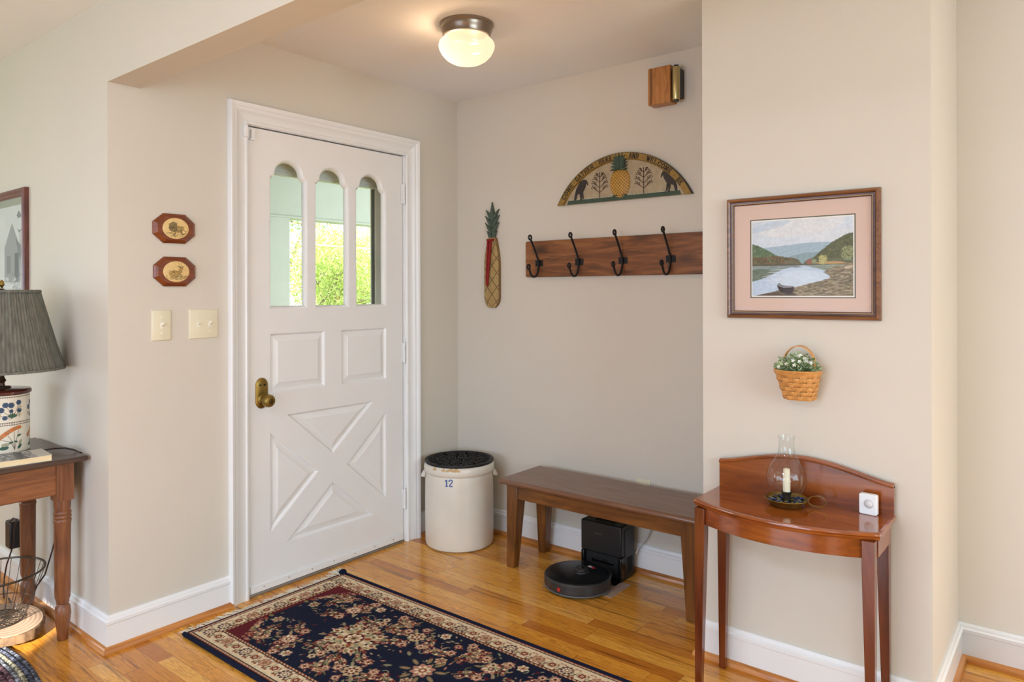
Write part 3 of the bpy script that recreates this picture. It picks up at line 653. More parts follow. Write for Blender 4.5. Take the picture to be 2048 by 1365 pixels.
# door chime high on the wall
t_ = thing('door_chime', 'small oak door chime box with a brass tube high on the wall', 'door chime', (-1.50, BY, 2.17))
mb = MB().box(-1.561, -1.449, BY - 0.066, BY - 0.002, 2.170, 2.338)
mb.build('chime_box', M_CHIME, t_, bevel=0.003)
MB().box(-1.5495, -1.547, BY - 0.0675, BY - 0.06, 2.172, 2.336).box(-1.5425, -1.540, BY - 0.0675, BY - 0.06, 2.172, 2.336).build('groove', plain('groove_dark', S(70, 40, 20), 0.6), t_, smooth=False)
MB().lathe((-1.424, BY - 0.058, 2.176), [(0.015, 0), (0.0165, 0.003), (0.0165, 0.144), (0.015, 0.147)], 24).build('brass_tube', M_BRASS2, t_)
MB().box(-1.449, -1.412, BY - 0.05, BY - 0.002, 2.190, 2.318).lathe((-1.424, BY - 0.058, 2.168), [(0.010, 0), (0.012, 0.004), (0.012, 0.008)], 16).lathe((-1.424, BY - 0.058, 2.323), [(0.012, 0), (0.012, 0.004), (0.010, 0.008)], 16).build('tube_bracket', M_BLACK, t_)

# wall outlet behind the bench
t_ = thing('wall_outlet', 'ivory wall outlet plate just showing above the back edge of the bench', 'outlet', (-1.62, BY, 0.37))
MB().box(-1.659, -1.585, BY - 0.006, BY, 0.318, 0.436).build('outlet_plate', M_IVORY, t_, bevel=0.003)
MB().box(-1.639, -1.605, BY - 0.008, BY - 0.004, 0.386, 0.414).box(-1.639, -1.605, BY - 0.008, BY - 0.004, 0.340, 0.368).build('outlet_socket', M_IVORYW, t_, bevel=0.002)

# switch plates and plaques on the door wall
DWf = lambda a, b, h: (DX + h, a, b)
def switch(name, label, yc, zc, wd_, ht, tog, ups):
    t = thing(name, label, 'light switch', (DX, yc, zc - ht / 2))
    P = [(yc - wd_ / 2, zc - ht / 2), (yc + wd_ / 2, zc - ht / 2), (yc + wd_ / 2, zc + ht / 2), (yc - wd_ / 2, zc + ht / 2)]
    MB().loops([[DWf(a, b, h) for a, b in inset(P, d)] for d, h in ((0, 0), (0, 0.003), (0.002, 0.0055), (0.005, 0.0065))]).build('switch_plate', M_IVORY, t, ang=60)
    for y, up in zip(tog, ups):
        MB().box(DX + 0.005, DX + 0.008, y - 0.0055, y + 0.0055, zc - 0.0125, zc + 0.0125).build('toggle_frame', M_IVORYW, t)
        s = 1 if up else -1
        MB().prism([(0.006, -0.007 * s), (0.021, 0.004 * s), (0.021, 0.011 * s), (0.006, 0.005 * s)], -0.004, 0.004, lambda a, b, h, y=y: (DX + a, y + h, zc + b)).build('toggle', M_IVORYW, t, bevel=0.001)
        
        for dz in (.031, -.031): MB().ball((DX + 0.0065, y, zc + dz), 0.0032, 8, 5).build('screw', M_IVORYW, t)
switch('light_switch', 'single ivory switch plate on the wall below the plaques', 1.325, 1.193, 0.075, 0.119, [1.325], [True])
switch('light_switch', 'double ivory switch plate beside the front door casing', 1.496, 1.193, 0.122, 0.119, [1.472, 1.520], [True, True])

def plaque(label, yc, zc, paint):
    t = thing('octagonal_plaque', label, 'plaque', (DX, yc, zc), 'pair of animal plaques beside the door')
    a, b, c = 0.083, 0.058, 0.040
    P = [(yc - a, zc - b + c * .85), (yc - a + c, zc - b), (yc + a - c, zc - b), (yc + a, zc - b + c * .85), (yc + a, zc + b - c * .85), (yc + a - c, zc + b), (yc - a + c, zc + b), (yc - a, zc + b - c * .85)]
    MB().loops([[DWf(p, q_, h) for p, q_ in inset(P, d)] for d, h in ((0, 0), (0, 0.008), (0.002, 0.010), (0.013, 0.018), (0.015, 0.018))]).build('plaque_board', M_PLAQUE, t, ang=12)
    cv = Canvas(0.104, 0.082, 0.0008, S(222, 190, 128)); cv.noise(0.012, 0.10, 3); paint(cv)
    def mp(X, Y):
        p = (X / 0.104 - 0.5) * 2; r = (Y / 0.082 - 0.5) * 2; u = p * np.sqrt(1 - r * r / 2); v = r * np.sqrt(1 - p * p / 2)
        return (DX + 0.0185 + 0.003 * np.sqrt(np.clip(1 - u * u - v * v, 0, 1)), yc + u * 0.052, zc + v * 0.041)
    cv.build('oval_picture', vcol('plaque_paint', 0.3), mp, t)
INK, INK2 = S(92, 78, 48), S(140, 116, 66)
def lion(c):
    c.speck(60, (0.006, 0.098, 0.006, 0.022), 0.0016, [INK2, S(176, 150, 84)], 0.6, 3, 5)
    c.ell(0.056, 0.038, 0.028, 0.014, 0.1, S(190, 156, 92)); c.speck(80, (0.034, 0.082, 0.026, 0.050), 0.0016, [INK, INK2], 0.55, 2, 6)
    c.ell(0.040, 0.048, 0.017, 0.019, 0, S(120, 102, 62), .8); c.speck(110, (0.024, 0.055, 0.030, 0.066), 0.0014, [INK, S(70, 60, 38), INK2], 0.7, 1.6, 7)
    c.line([(0.036, 0.028), (0.028, 0.020), (0.020, 0.024)], 0.003, INK2); c.line([(0.050, 0.024), (0.044, 0.014)], 0.0035, INK); c.line([(0.072, 0.026), (0.082, 0.016), (0.094, 0.018)], 0.0035, INK)
    c.line([(0.082, 0.036), (0.092, 0.028), (0.098, 0.030)], 0.002, INK)
def buck(c):
    c.speck(90, (0.004, 0.100, 0.008, 0.024), 0.0016, [INK2, S(176, 150, 84), INK], 0.6, 3, 8)
    c.ell(0.044, 0.034, 0.024, 0.012, 0.05, S(184, 146, 80)); c.ell(0.064, 0.042, 0.007, 0.014, -0.3, S(178, 142, 80)); c.ell(0.071, 0.056, 0.008, 0.0055, -0.5, S(168, 132, 72))
    c.speck(90, (0.022, 0.072, 0.022, 0.046), 0.0013, [INK, INK2], 0.55, 2, 9)
    for d in (-1, 1): c.line([(0.068, 0.060), (0.068 + d * 0.006, 0.066), (0.068 + d * 0.004, 0.072), (0.068 + d * 0.008, 0.078)], 0.0014, INK)
    c.line([(0.066, 0.058), (0.058, 0.062)], 0.003, INK); c.line([(0.075, 0.060), (0.082, 0.063)], 0.003, INK); c.ell(0.073, 0.056, 0.0012, None, 0, (0.01, 0.01, 0.01)); c.ell(0.077, 0.051, 0.0015, None, 0, (0.01, 0.01, 0.01))
plaque('eight-sided wooden plaque with a resting shaggy lion in its oval, the upper of the two', 1.375, 1.573, lion)
plaque('eight-sided wooden plaque with a lying antelope in its oval, the lower of the two', 1.377, 1.403, buck)

# ================================================================== picture wall
t_ = thing('landscape_picture', 'framed lake and mountain landscape with a boat and pink mat on the right wall', 'picture', (-0.742, PY, 1.225))
FX0, FX1, FZ0, FZ1 = -0.988, -0.496, 1.226, 1.643
rect = [(FX0, FZ0), (FX1, FZ0), (FX1, FZ1), (FX0, FZ1)]
P1 = [(0, 0.0), (0, 0.014), (0.003, 0.021), (0.009, 0.023), (0.013, 0.019)]
P2 = [(0.013, 0.019), (0.015, 0.016), (0.021, 0.015), (0.023, 0.017), (0.026, 0.013), (0.026, 0.008)]
MB().loops([[PW(a, b, h) for a, b in inset(rect, d)] for d, h in P1], False, False).build('outer_frame', M_FRAME, t_, ang=25)
MB().loops([[PW(a, b, h) for a, b in inset(rect, d)] for d, h in P2], False, False).build('inner_frame', M_FRAMED, t_, ang=25)
MB().loops([[PW(a, b, h) for a, b in inset(rect, d)] for d, h in ((0.0205, 0.0175), (0.0218, 0.0182), (0.0229, 0.0175))], False, False).build('gilt_line', plain('gilt', S(170, 140, 104), .5), t_)
MB().prism(inset(rect, 0.0255), 0.005, 0.0095, PW).build('mat_board', plain('pink_mat', S(214, 188, 174), 0.85, var=0.01), t_, smooth=False)
LX0, LX1, LZ0, LZ1 = -0.906, -0.568, 1.296, 1.566
fr_ = [(LX0, LZ0), (LX1, LZ0), (LX1, LZ1), (LX0, LZ1)]
MB().loops([[PW(a, b, h) for a, b in inset(fr_, d)] for d, h in ((0, 0.0096), (0.0035, 0.0102), (0.0035, 0.0096))], False, False).build('green_mat_line', plain('green_mat', S(96, 98, 84), 0.8), t_, smooth=False)
MB().prism(inset(fr_, 0.0035), 0.0096, 0.0099, PW).build('white_mat_line', plain('white_mat', S(232, 230, 224), 0.8, var=0.005), t_, smooth=False)
cv = Canvas(0.324, 0.254, 0.001, S(206, 216, 226))
W_, H_ = 0.324, 0.254
cv.ell(0.16, 0.23, 0.14, 0.03, 0.1, S(222, 222, 220), 0.6); cv.ell(0.25, 0.2, 0.12, 0.02, -.05, S(214, 218, 222), 0.6); cv.ell(0.05, 0.235, 0.08, 0.012, 0.2, S(180, 198, 216), 0.6)
cv.poly([(0, .158), (0.05, .164), (.12, .170), (.19, .176), (.25, .176), (.324, .150), (.324, .10), (0, .10)], S(160, 182, 196))
cv.poly([(.10, .120), (.14, .136), (.19, .144), (.24, .142), (.28, .12), (.28, .1), (.1, .1)], S(136, 160, 166))
HL = [(0, .176), (.02, .172), (.05, .156), (.08, .138), (.10, .131), (.12, .128), (.14, .126), (.155, .118), (.165, .105), (0, .105)]
HR = [(.170, .104), (.178, .116), (.20, .124), (.225, .146), (.26, .174), (.30, .196), (.324, .202), (.324, .09), (.17, .10)]
cv.poly(HL, S(92, 108, 82)); cv.poly(HR, S(94, 98, 72))
cv.speck(900, (0, .165, .103, .180), 0.0022, [S(84, 116, 80), S(118, 142, 100), S(70, 92, 64), S(104, 124, 92)], .55, 1, 3, HL)
cv.speck(700, (0, .17, .104, .132), 0.0024, [S(104, 88, 64), S(128, 108, 74), S(138, 92, 66), S(84, 92, 66), S(86, 66, 60)], .6, 1, 2, HL)
cv.speck(1300, (.17, .324, .10, .205), 0.0022, [S(96, 102, 70), S(78, 84, 60), S(122, 122, 88), S(88, 96, 66)], .55, 1, 4, HR)
cv.rect(0, W_, .102, .106, S(92, 88, 70)); cv.rect(0, W_, 0, .102, S(184, 202, 222))
RFL = [(0, .102), (.175, .102), (.13, .096), (.10, .088), (.075, .076), (.045, .062), (.02, .054), (0, .048)]
RFR = [(.17, .102), (.324, .102), (.324, .05), (.27, .072), (.235, .084), (.20, .094)]
cv.poly(RFL, S(108, 122, 106)); cv.poly(RFR, S(124, 134, 110))
cv.speck(500, (0, .17, .045, .100), 0.0016, [S(82, 96, 80), S(128, 142, 126), S(98, 112, 98)], .5, 3.5, 6, RFL); cv.speck(200, (.17, .324, .05, .100), 0.0016, [S(108, 118, 92), S(150, 158, 138)], .5, 3.5, 16, RFR)
for k in range(14): cv.line([(.0, .101 - k * .0007), (.2 + .1 * rng.random(), .100 - k * .0011)], 0.0008, S(168, 182, 192), .4)
for k in range(30): yy = .03 + .06 * rng.random(); xx = .06 + .14 * rng.random(); cv.ell(xx, yy, .03, .0018, .03, S(206, 220, 234), .5)
cv.ell(.165, .055, .085, .028, 0.05, S(206, 220, 232), .6)
SHR = [(.03, 0), (.06, .010), (.10, .020), (.14, .026), (.175, .036), (.205, .044), (.232, .050), (.256, .058), (.250, .068), (.236, .078), (.248, .086), (.27, .094), (.30, .100), (.324, .104), (.324, 0)]
cv.poly(SHR, S(136, 124, 102))
cv.speck(2600, (.03, .324, 0, .104), 0.0020, [S(106, 92, 72), S(166, 150, 122), S(128, 120, 86), S(88, 78, 62), S(182, 168, 144), S(110, 112, 84)], .55, 2.4, 7, SHR)
cv.ell(.255, .1075, .045, .0042, 0, S(188, 150, 98)); cv.ell(.28, .104, .05, .002, 0, S(156, 132, 92), .7)
for cx0, cy0, r0, cl in ((.232, .119, .013, (S(176, 172, 112), S(196, 192, 136), S(150, 148, 88))), (.190, .112, .008, (S(150, 100, 80), S(126, 80, 62))), (.205, .112, .006, (S(146, 156, 112), S(120, 132, 92))), (.307, .138, .020, (S(140, 146, 104), S(160, 164, 124), S(112, 120, 84)))):
    for _ in range(int(r0 * 9000)):
        a, r = rng.random() * 6.28, rng.random() ** .5; cv.ell(cx0 + r0 * r * math.cos(a), cy0 + r0 * 1.15 * r * math.sin(a), .0022, None, 0, cl[rng.integers(len(cl))], .8)
cv.ell(.31, .092, .014, .005, .2, S(192, 172, 146)); cv.ell(.15, .096, .012, .0013, 0, S(80, 80, 76))
cv.poly([(.010, 0), (.05, .009), (.088, .013), (.10, .006), (.14, .010), (.15, 0)], S(92, 78, 64))
cv.poly([(.084, .034), (.088, .024), (.094, .013), (.112, .007), (.132, .007), (.139, .016), (.141, .030), (.126, .028), (.104, .028)], S(58, 46, 44)); cv.poly([(.087, .033), (.090, .040), (.096, .037), (.118, .034), (.136, .034), (.141, .031), (.126, .028), (.106, .028)], S(128, 132, 138)); cv.line([(.085, .034), (.092, .042), (.098, .036)], .002, S(52, 46, 46)); cv.line([(.106, .0285), (.128, .0285), (.141, .031)], .0012, S(176, 176, 178))
cv.noise(0.006, 0.07, 3); cv.noise(0.0022, 0.06, 4)
cv.build('painting', vcol('painting_paint', 0.6), lambda X, Y: (LX0 + 0.007 + X, PY - 0.0105, LZ0 + 0.008 + Y), t_)
MB().prism(inset(rect, 0.026), 0.0125, 0.0135, PW).build('glazing', thin_glass('picture_glass', (0.99, 0.99, 0.99), 1.12), t_, smooth=False)

# wall basket with artificial flowers
t_ = thing('wall_basket', 'small splint basket hanging on the wall under the landscape picture', 'basket', (-0.735, PY, 0.962))
bc = (-0.731, 2.404)
def bshape(z):    # half widths at height z (0..0.098), square-ish bottom, oval rim
    f = z / 0.098; return 0.043 + 0.026 * f, 0.034 + 0.024 * f, 3.6 - 1.6 * f
def bpt(a, z, o=0.0):
    hx, hy, e = bshape(z); ca, sa = math.cos(a), math.sin(a)
    r = (abs(ca) ** e + abs(sa) ** e) ** (-1 / e)
    return (bc[0] + r * ca * (hx + o), 2.457 - hy + r * sa * (hy + o), 0.964 + z)
nS = 20
mb = MB()
L = [[bpt(2 * math.pi * k / 80, z, -0.003) for k in range(80)] for z in (0, 0.02, 0.05, 0.08, 0.096)]
mb.loops(L, True, False)
mb.build('basket_lining', plain('splint_dark', S(150, 96, 46), 0.7), t_)
mb = MB()
for k in range(nS):   # vertical splints
    a = 2 * math.pi * (k + 0.5) / nS; da = 0.40 * 2 * math.pi / nS
    for zz in range(6):
        z0, z1 = zz * 0.0152, (zz + 1) * 0.0152; o = 0.0030 if (k + zz) % 2 else -0.002
        mb.loops([[bpt(a - da, z0, o - .001), bpt(a + da, z0, o - .001), bpt(a + da, z0, o), bpt(a - da, z0, o)], [bpt(a - da, z1, o - .001), bpt(a + da, z1, o - .001), bpt(a + da, z1, o), bpt(a - da, z1, o)]])
mb.build('upright_splints', M_SPLINT, t_, smooth=False)
for zz in range(6):
    z0, z1 = zz * 0.0152 + 0.0012, (zz + 1) * 0.0152 - 0.0008; L = [[], [], [], [], []]
    for k in range(nS * 6):
        ph = k / 6.0; a = 2 * math.pi * ph / nS; s_ = math.cos(math.pi * (ph + zz + 0.5)); o = 0.0008 + 0.0036 * (s_ if s_ > -0.6 else -0.6)
        zm = (z0 + z1) / 2
        for L_, z, oo in zip(L, (z0, z0 + .002, zm, z1 - .002, z1), (-.001, 0, .0005, 0, -.001)): L_.append(bpt(a, z, o + oo))
    MB().loops(L, False, False).build('woven_splint', M_SPLINT, t_)
L = [[bpt(2 * math.pi * k / 64, z, o) for k in range(64)] for z, o in ((0.084, -0.003), (0.084, 0.004), (0.086, 0.0055), (0.098, 0.0065), (0.100, 0.004), (0.100, -0.003), (0.084, -0.003))]
rim = MB().loops(L, False, False).build('rim_band', M_SPLINT, t_)
for k in range(14): MB().ball(bpt(2 * math.pi * k / 14 + .2, 0.092, 0.006), 0.0013, 6, 4).build('tack', M_BRASS, rim)
hp = [(bc[0] + 0.052 * math.cos(a), bc[1] + 0.012, 1.058 + 0.082 * math.sin(a) ** 0.8 if math.sin(a) > 0 else 1.058) for a in [math.pi * k / 20 for k in range(21)]]
mb = MB(); L = []
for i, p in enumerate(hp):
    c = Vector((bc[0], bc[1] + .012, 1.058)); d = (Vector(p) - c).normalized() if i else Vector((1, 0, 0))
    P = Vector(p); L.append([P + Vector((0, -0.010, 0)) - d * .0018, P + Vector((0, 0.010, 0)) - d * .0018, P + Vector((0, 0.010, 0)) + d * .0018, P + Vector((0, -0.010, 0)) + d * .0015])
mb.loops(L); mb.build('basket_handle', M_SPLINT, t_)
t_ = thing('flower_bunch', 'bunch of artificial white star flowers and pale green leaves filling the wall basket', 'flowers', (bc[0], bc[1], 1.058))
def leafmesh(mb, c, d, n, ln, wd_, fold=0.25):
    d = d.normalized(); s = d.cross(n).normalized(); n = s.cross(d)
    mb.add([c, c + d * ln * .35 + s * wd_ + n * wd_ * fold, c + d * ln * .7 + s * wd_ * .7 + n * wd_ * fold, c + d * ln, c + d * ln * .7 - s * wd_ * .7 + n * wd_ * fold, c + d * ln * .35 - s * wd_ + n * wd_ * fold, c + d * ln * .5],
           [(0, 1, 6), (1, 2, 6), (2, 3, 6), (3, 4, 6), (4, 5, 6), (5, 0, 6)])
greens = [plain('leaf_sage', S(156, 174, 130), 0.6, var=0.2, vscale=60), plain('leaf_green', S(118, 144, 92), 0.6, var=0.2, vscale=60), plain('leaf_pale', S(200, 212, 164), 0.6, var=0.15, vscale=60)]
mbs = [MB(), MB(), MB()]; stems = MB(); fl = MB()
for k in range(420):
    a = random.uniform(0, 2 * math.pi); rr = random.random() ** .6
    p = Vector((bc[0] + 0.066 * rr * math.cos(a), bc[1] - 0.002 + 0.040 * rr * math.sin(a), 1.052 + 0.062 * random.random() * (1 - 0.6 * rr * rr)))
    d = Vector((math.cos(a) * rr + random.uniform(-.6, .6), math.sin(a) * rr + random.uniform(-.8, .3), random.uniform(0.0, 1.0)))
    leafmesh(mbs[random.choice((0, 0, 1, 1, 2))], p, d, Vector((random.random() - .5, -1, random.random())), random.uniform(.010, .020), random.uniform(.0025, .0045))
for nm, b_, m_ in zip(('sage_leaves', 'green_leaves', 'pale_leaves'), mbs, greens): b_.build(nm, m_, t_, smooth=False)['kind'] = 'stuff'
for k in range(26):
    a = 2 * math.pi * ((k * 0.618) % 1); rr = 0.15 + 0.85 * ((k * 0.37) % 1)
    stems.tube([(bc[0] + .02 * math.cos(a), bc[1] + .01 * math.sin(a), 1.03), (bc[0] + 0.06 * rr * math.cos(a), bc[1] + 0.034 * rr * math.sin(a), 1.105 - 0.035 * rr)], .0009, 4)
stems.build('stems', greens[1], t_)
M_PETAL = plain('petal_white', S(236, 236, 222), 0.6, var=0.03); 
for k in range(18):
    a = 2 * math.pi * ((k * 0.618 + .1) % 1); rr = 0.2 + 0.85 * ((k * 0.41) % 1)
    c = Vector((bc[0] + 0.064 * rr * math.cos(a), bc[1] - .008 + 0.036 * rr * math.sin(a), 1.118 - 0.045 * rr)); n = Vector((math.cos(a) * .4 * rr, -.8, .5)).normalized(); u = n.orthogonal().normalized(); v = n.cross(u)
    fl = MB()
    for j in range(5):
        th = 2 * math.pi * j / 5 + k; leafmesh(fl, c, u * math.cos(th) + v * math.sin(th) + n * .3, n, .0085, .0026)
    fl.build('white_flower', M_PETAL, t_, smooth=False)

# ================================================================== console table on the right
t_ = thing('console_table', 'narrow cherry console table with bowed front and arched back board', 'console table', (-0.742, 2.31, 0))
TX, TB, TZ, THW = -0.735, 2.446, 0.631, 0.282
def topout(o, n=24):   # outline with overhang o
    yf = 2.232 - o; pts = [(TX - THW - o, TB), (TX - THW - o, yf + .0)]
    for k in range(n + 1):
        f = k / n; x = TX + (f * 2 - 1) * (THW + o - .004); pts.append((x, yf - 0.075 * (1 - (f * 2 - 1) ** 2)))
    pts += [(TX + THW + o, yf), (TX + THW + o, TB)]
    return pts
L = [[(a, b, z) for a, b in topout(o)] for o, z in ((-0.012, TZ - 0.022), (-0.006, TZ - 0.022), (-0.003, TZ - 0.0185), (-0.002, TZ - 0.013), (-0.004, TZ - 0.0115), (0.0, TZ - 0.009), (0.0, TZ - 0.004), (-0.002, TZ - 0.001), (-0.007, TZ), (-0.010, TZ))]
MB().loops(L).build('table_top', M_CHERRYT, t_, ang=40)
# apron: bowed front and straight sides
ft = [(TX - 0.245, 2.228)] + [(TX + (k / 20 * 2 - 1) * 0.245, 2.228 - 0.070 * (1 - (k / 20 * 2 - 1) ** 2)) for k in range(21)]
fo = [(TX + (k / 20 * 2 - 1) * 0.245, 2.225 - 0.060 * (1 - (k / 20 * 2 - 1) ** 2)) for k in range(21)]
MB().loops([[(a, b, z) for a, b in fo + [(a, b + 0.018) for a, b in fo[::-1]]] for z in (TZ - 0.075, TZ - 0.022)]).build('front_apron', M_CHERRY, t_, ang=40)
for sx in (-1, 1): MB().box(TX + sx * 0.256, TX + sx * 0.272, 2.25, 2.42, TZ - 0.075, TZ - 0.022).build('side_apron', M_CHERRY, t_)
MB().box(TX - 0.25, TX + 0.25, 2.405, 2.422, TZ - 0.075, TZ - 0.022).build('back_apron', M_CHERRY, t_)
def taper_leg(xo, yo, sx, sy, w0, w1, zt, mat, par, zs=None, name='leg', zb=0):
    """square leg, outer corner at (xo,yo) side signs sx,sy; tapers on its inner faces"""
    zs = zt - 0.09 if zs is None else zs
    def sq(w, z): return [(xo, yo, z), (xo - sx * w, yo, z), (xo - sx * w, yo - sy * w, z), (xo, yo - sy * w, z)]
    return MB().loops([sq(w1, zb), sq(w0, zs), sq(w0, zt)]).build(name, mat, par, bevel=0.0015)
for sx in (-1, 1):
    taper_leg(TX + sx * 0.270, 2.212, sx, -1, 0.034, 0.021, TZ - 0.022, M_CHERRYZ, t_)
    taper_leg(TX + sx * 0.270, 2.432, sx, 1, 0.034, 0.021, TZ - 0.022, M_CHERRYZ, t_)
bbp = [(TX - 0.277, TZ)] + [(TX + (k / 24 * 2 - 1) * 0.277, TZ + 0.088 + 0.048 * math.cos(math.pi * (k / 24 - 0.5)) ** 1.3) for k in range(25)] + [(TX + 0.277, TZ)]
bb = MB().prism(bbp, 0, 0.015, lambda a, b, h: (a, 2.452 - h, b)).build('back_board', M_CHERRY, t_, ang=40)
arcp = bbp[1:-1]
L = []
for i, (a, b) in enumerate(arcp):
    L.append([(a, 2.432, b - 0.004), (a, 2.430, b + 0.0), (a, 2.434, b + 0.002), (a, 2.434, b + 0.005), (a, 2.441, b + 0.008), (a, 2.4525, b + 0.008), (a, 2.4525, b - 0.004)])
MB().loops(L).build('back_board_moulding', M_CHERRYT, bb, ang=30)

# hurricane candle holder on the console table
t_ = thing('chamberstick', 'brass dish candle holder with ring handle on the console table', 'candle holder', (-0.752, 2.352, TZ))
cx, cy = -0.752, 2.352
MB().lathe((cx, cy, TZ), [(0.003, 0.0005), (0.048, 0.0005), (0.052, 0.002), (0.063, 0.020), (0.067, 0.024), (0.068, 0.0225), (0.0645, 0.019), (0.051, 0.0035), (0.003, 0.003)], 56).build('dish', M_BRASS, t_)
skt = MB().lathe((cx, cy, TZ), [(0.014, 0.003), (0.012, 0.008), (0.0115, 0.030), (0.017, 0.041), (0.018, 0.043), (0.014, 0.044), (0.0125, 0.036), (0.003, 0.034)], 28).build('candle_socket', plain('pewter', S(72, 64, 54), 0.45, 0.7), t_)
mb = MB(); hb = Vector((cx + 0.064, cy + 0.006, TZ + 0.022)); hd = Vector((0.93, 0.36, 0)).normalized()
L = []
for k in range(25):
    a = math.pi + 2 * math.pi * k / 25; c = hb + hd * 0.026 + hd * 0.025 * math.cos(a) + Vector((0, 0, 0.016 * math.sin(a) + 0.002)); nrm = Vector((0, 0, 1)) * math.sin(a) + hd * math.cos(a); sdv = hd.cross(Vector((0, 0, 1)))
    L.append([c + sdv * .006, c + sdv * .006 + nrm * .0015, c - sdv * .006 + nrm * .0015, c - sdv * .006])
mb.loops(L); mb.build('ring_handle', M_BRASS, t_)
o = MB().lathe((cx, cy, TZ), [(0.0115, 0.036), (0.0115, 0.060), (0.0108, 0.100), (0.0100, 0.1155), (0.008, 0.117), (0.002, 0.1165)], 24).build('candle', plain('wax', S(238, 228, 200), 0.45, var=0.03), None, origin=(cx, cy, TZ + 0.034))
tag(o, 'short cream candle standing in the brass holder inside the glass chimney', 'candle')
gp = [(0.034, 0.026), (0.036, 0.030), (0.048, 0.042), (0.059, 0.062), (0.0635, 0.082), (0.061, 0.104), (0.050, 0.128), (0.036, 0.148), (0.027, 0.168), (0.0235, 0.190), (0.024, 0.210), (0.027, 0.222), (0.028, 0.2225)]
inn = [(r - 0.0016, z) for r, z in gp[::-1]]
inn[0] = (gp[-1][0] - 0.0012, gp[-1][1]); 
o = MB().lathe((cx, cy, TZ), gp + inn + [gp[0]], 56, cap0=False, cap1=False).build('glass_chimney', thin_glass('clear_glass', (0.97, 0.98, 0.98), 1.5), None, origin=(cx, cy, TZ + 0.026))
tag(o, 'clear glass hurricane chimney standing over the candle on the console table', 'lamp glass')
mb = MB(); mb2 = MB()
for k in range(150):
    a = random.uniform(0, 2 * math.pi); r = 0.020 + 0.036 * random.random() ** .8; z = TZ + 0.007 + 0.017 * random.random() * (0.4 + 0.6 * r / .055); s_ = random.uniform(.004, .0062)
    (mb if random.random() < .62 else mb2).ball((cx + r * math.cos(a), cy + r * math.sin(a), z), s_, 7, 5, (1, .8, .7))
pb = MB(); pb.v, pb.f = mb.v, mb.f
o = pb.build('glass_pebbles', plain('blue_pebble', S(38, 62, 108), 0.1, var=0.5, vscale=90), None, origin=(cx, cy, TZ + .004)); tag(o, 'dark blue glass pebbles heaped in the brass dish', 'pebbles', kind='stuff')
o = mb2.build('amber_pebbles', plain('amber_pebble', S(122, 112, 72), 0.12, var=0.5, vscale=90), None, origin=(cx, cy, TZ + .004)); tag(o, 'amber and clear glass pebbles mixed among the blue ones in the dish', 'pebbles', kind='stuff')

# motion sensor on the table
t_ = thing('motion_sensor', 'small white square motion sensor leaning on the right end of the console table', 'sensor', (-0.522, 2.412, TZ))
def msm(a, b, h):   # slightly turned to the left, stands upright
    c_, s_ = math.cos(0.10), math.sin(0.10); return (-0.522 + a * c_ - h * s_, 2.418 - h * c_ - a * s_, TZ + b)
P = []
for cx_, cz_, a0_ in ((0.021, 0.006, -90), (0.021, 0.058, 0), (-0.019, 0.058, 90), (-0.019, 0.006, 180)):
    for k in range(5): a = math.radians(a0_ + k * 22.5); P.append((cx_ + .0055 * math.cos(a), cz_ + .0055 * math.sin(a)))
MB().loops([[msm(a, b, h) for a, b in inset(P, d)] for d, h in ((.002, 0), (0, .002), (0, .018), (.002, .020))]).build('sensor_body', plain('matte_white', S(236, 238, 240), 0.4, var=.005), t_, ang=40)
mb = MB(); mb.lathe((0, 0, 0), [(0.0115, 0.0), (0.011, 0.002), (0.009, 0.0045), (0.005, 0.0065), (0.0015, 0.007)], 24)
mb.v = [msm(x + .004, y + .034, .0195 + z) for x, y, z in mb.v]; mb.build('lens', plain('lens_white', S(214, 212, 210), 0.25, var=.01), t_)
mb = MB().ring((0, 0, 0), 0.013, 0.0012, 28, 6); mb.v = [msm(x + .004, y + .034, .0200 + z) for x, y, z in mb.v]; mb.build('lens_ring', plain('ring_grey', S(206, 206, 206), 0.4), t_)

# ================================================================== ceiling light
lx, ly = -1.965, 2.164
t_ = thing('ceiling_light', 'flush ceiling light with nickel pan and glowing ribbed glass bowl', 'ceiling light', (lx, ly, CZ))
MB().lathe((lx, ly, CZ), [(0.110, 0), (0.110, -0.010), (0.106, -0.014), (0.104, -0.026), (0.100, -0.032), (0.097, -0.050), (0.094, -0.052), (0.090, -0.052), (0.088, -0.01), (0.01, -0.008)], 64, cap0=False).build('metal_pan', M_NICKEL, t_)
def bowl_mat():
    m, t, b = new_mat('glowing_glass'); t.nodes.remove(b)
    tr = t.nodes.new('ShaderNodeBsdfTranslucent'); tr.inputs[0].default_value = (0.09, 0.083, 0.072, 1)
    em = t.nodes.new('ShaderNodeEmission'); em.inputs[0].default_value = (1.0, 0.78, 0.54, 1); em.inputs[1].default_value = 0.62
    gl = t.nodes.new('ShaderNodeBsdfGlossy'); gl.inputs['Roughness'].default_value = 0.15
    tp = t.nodes.new('ShaderNodeBsdfTransparent'); tp.inputs[0].default_value = (1.0, 0.93, 0.82, 1); m0 = t.nodes.new('ShaderNodeMixShader'); m0.inputs[0].default_value = 0.45
    _lnk(t, tr.outputs[0], m0.inputs[1]); _lnk(t, tp.outputs[0], m0.inputs[2])
    mx = t.nodes.new('ShaderNodeMixShader'); mx.inputs[0].default_value = 0.06; _lnk(t, m0.outputs[0], mx.inputs[1]); _lnk(t, gl.outputs[0], mx.inputs[2])
    ad = t.nodes.new('ShaderNodeAddShader'); _lnk(t, mx.outputs[0], ad.inputs[0]); _lnk(t, em.outputs[0], ad.inputs[1])
    _lnk(t, ad.outputs[0], t.nodes['Material Output'].inputs[0]); return m
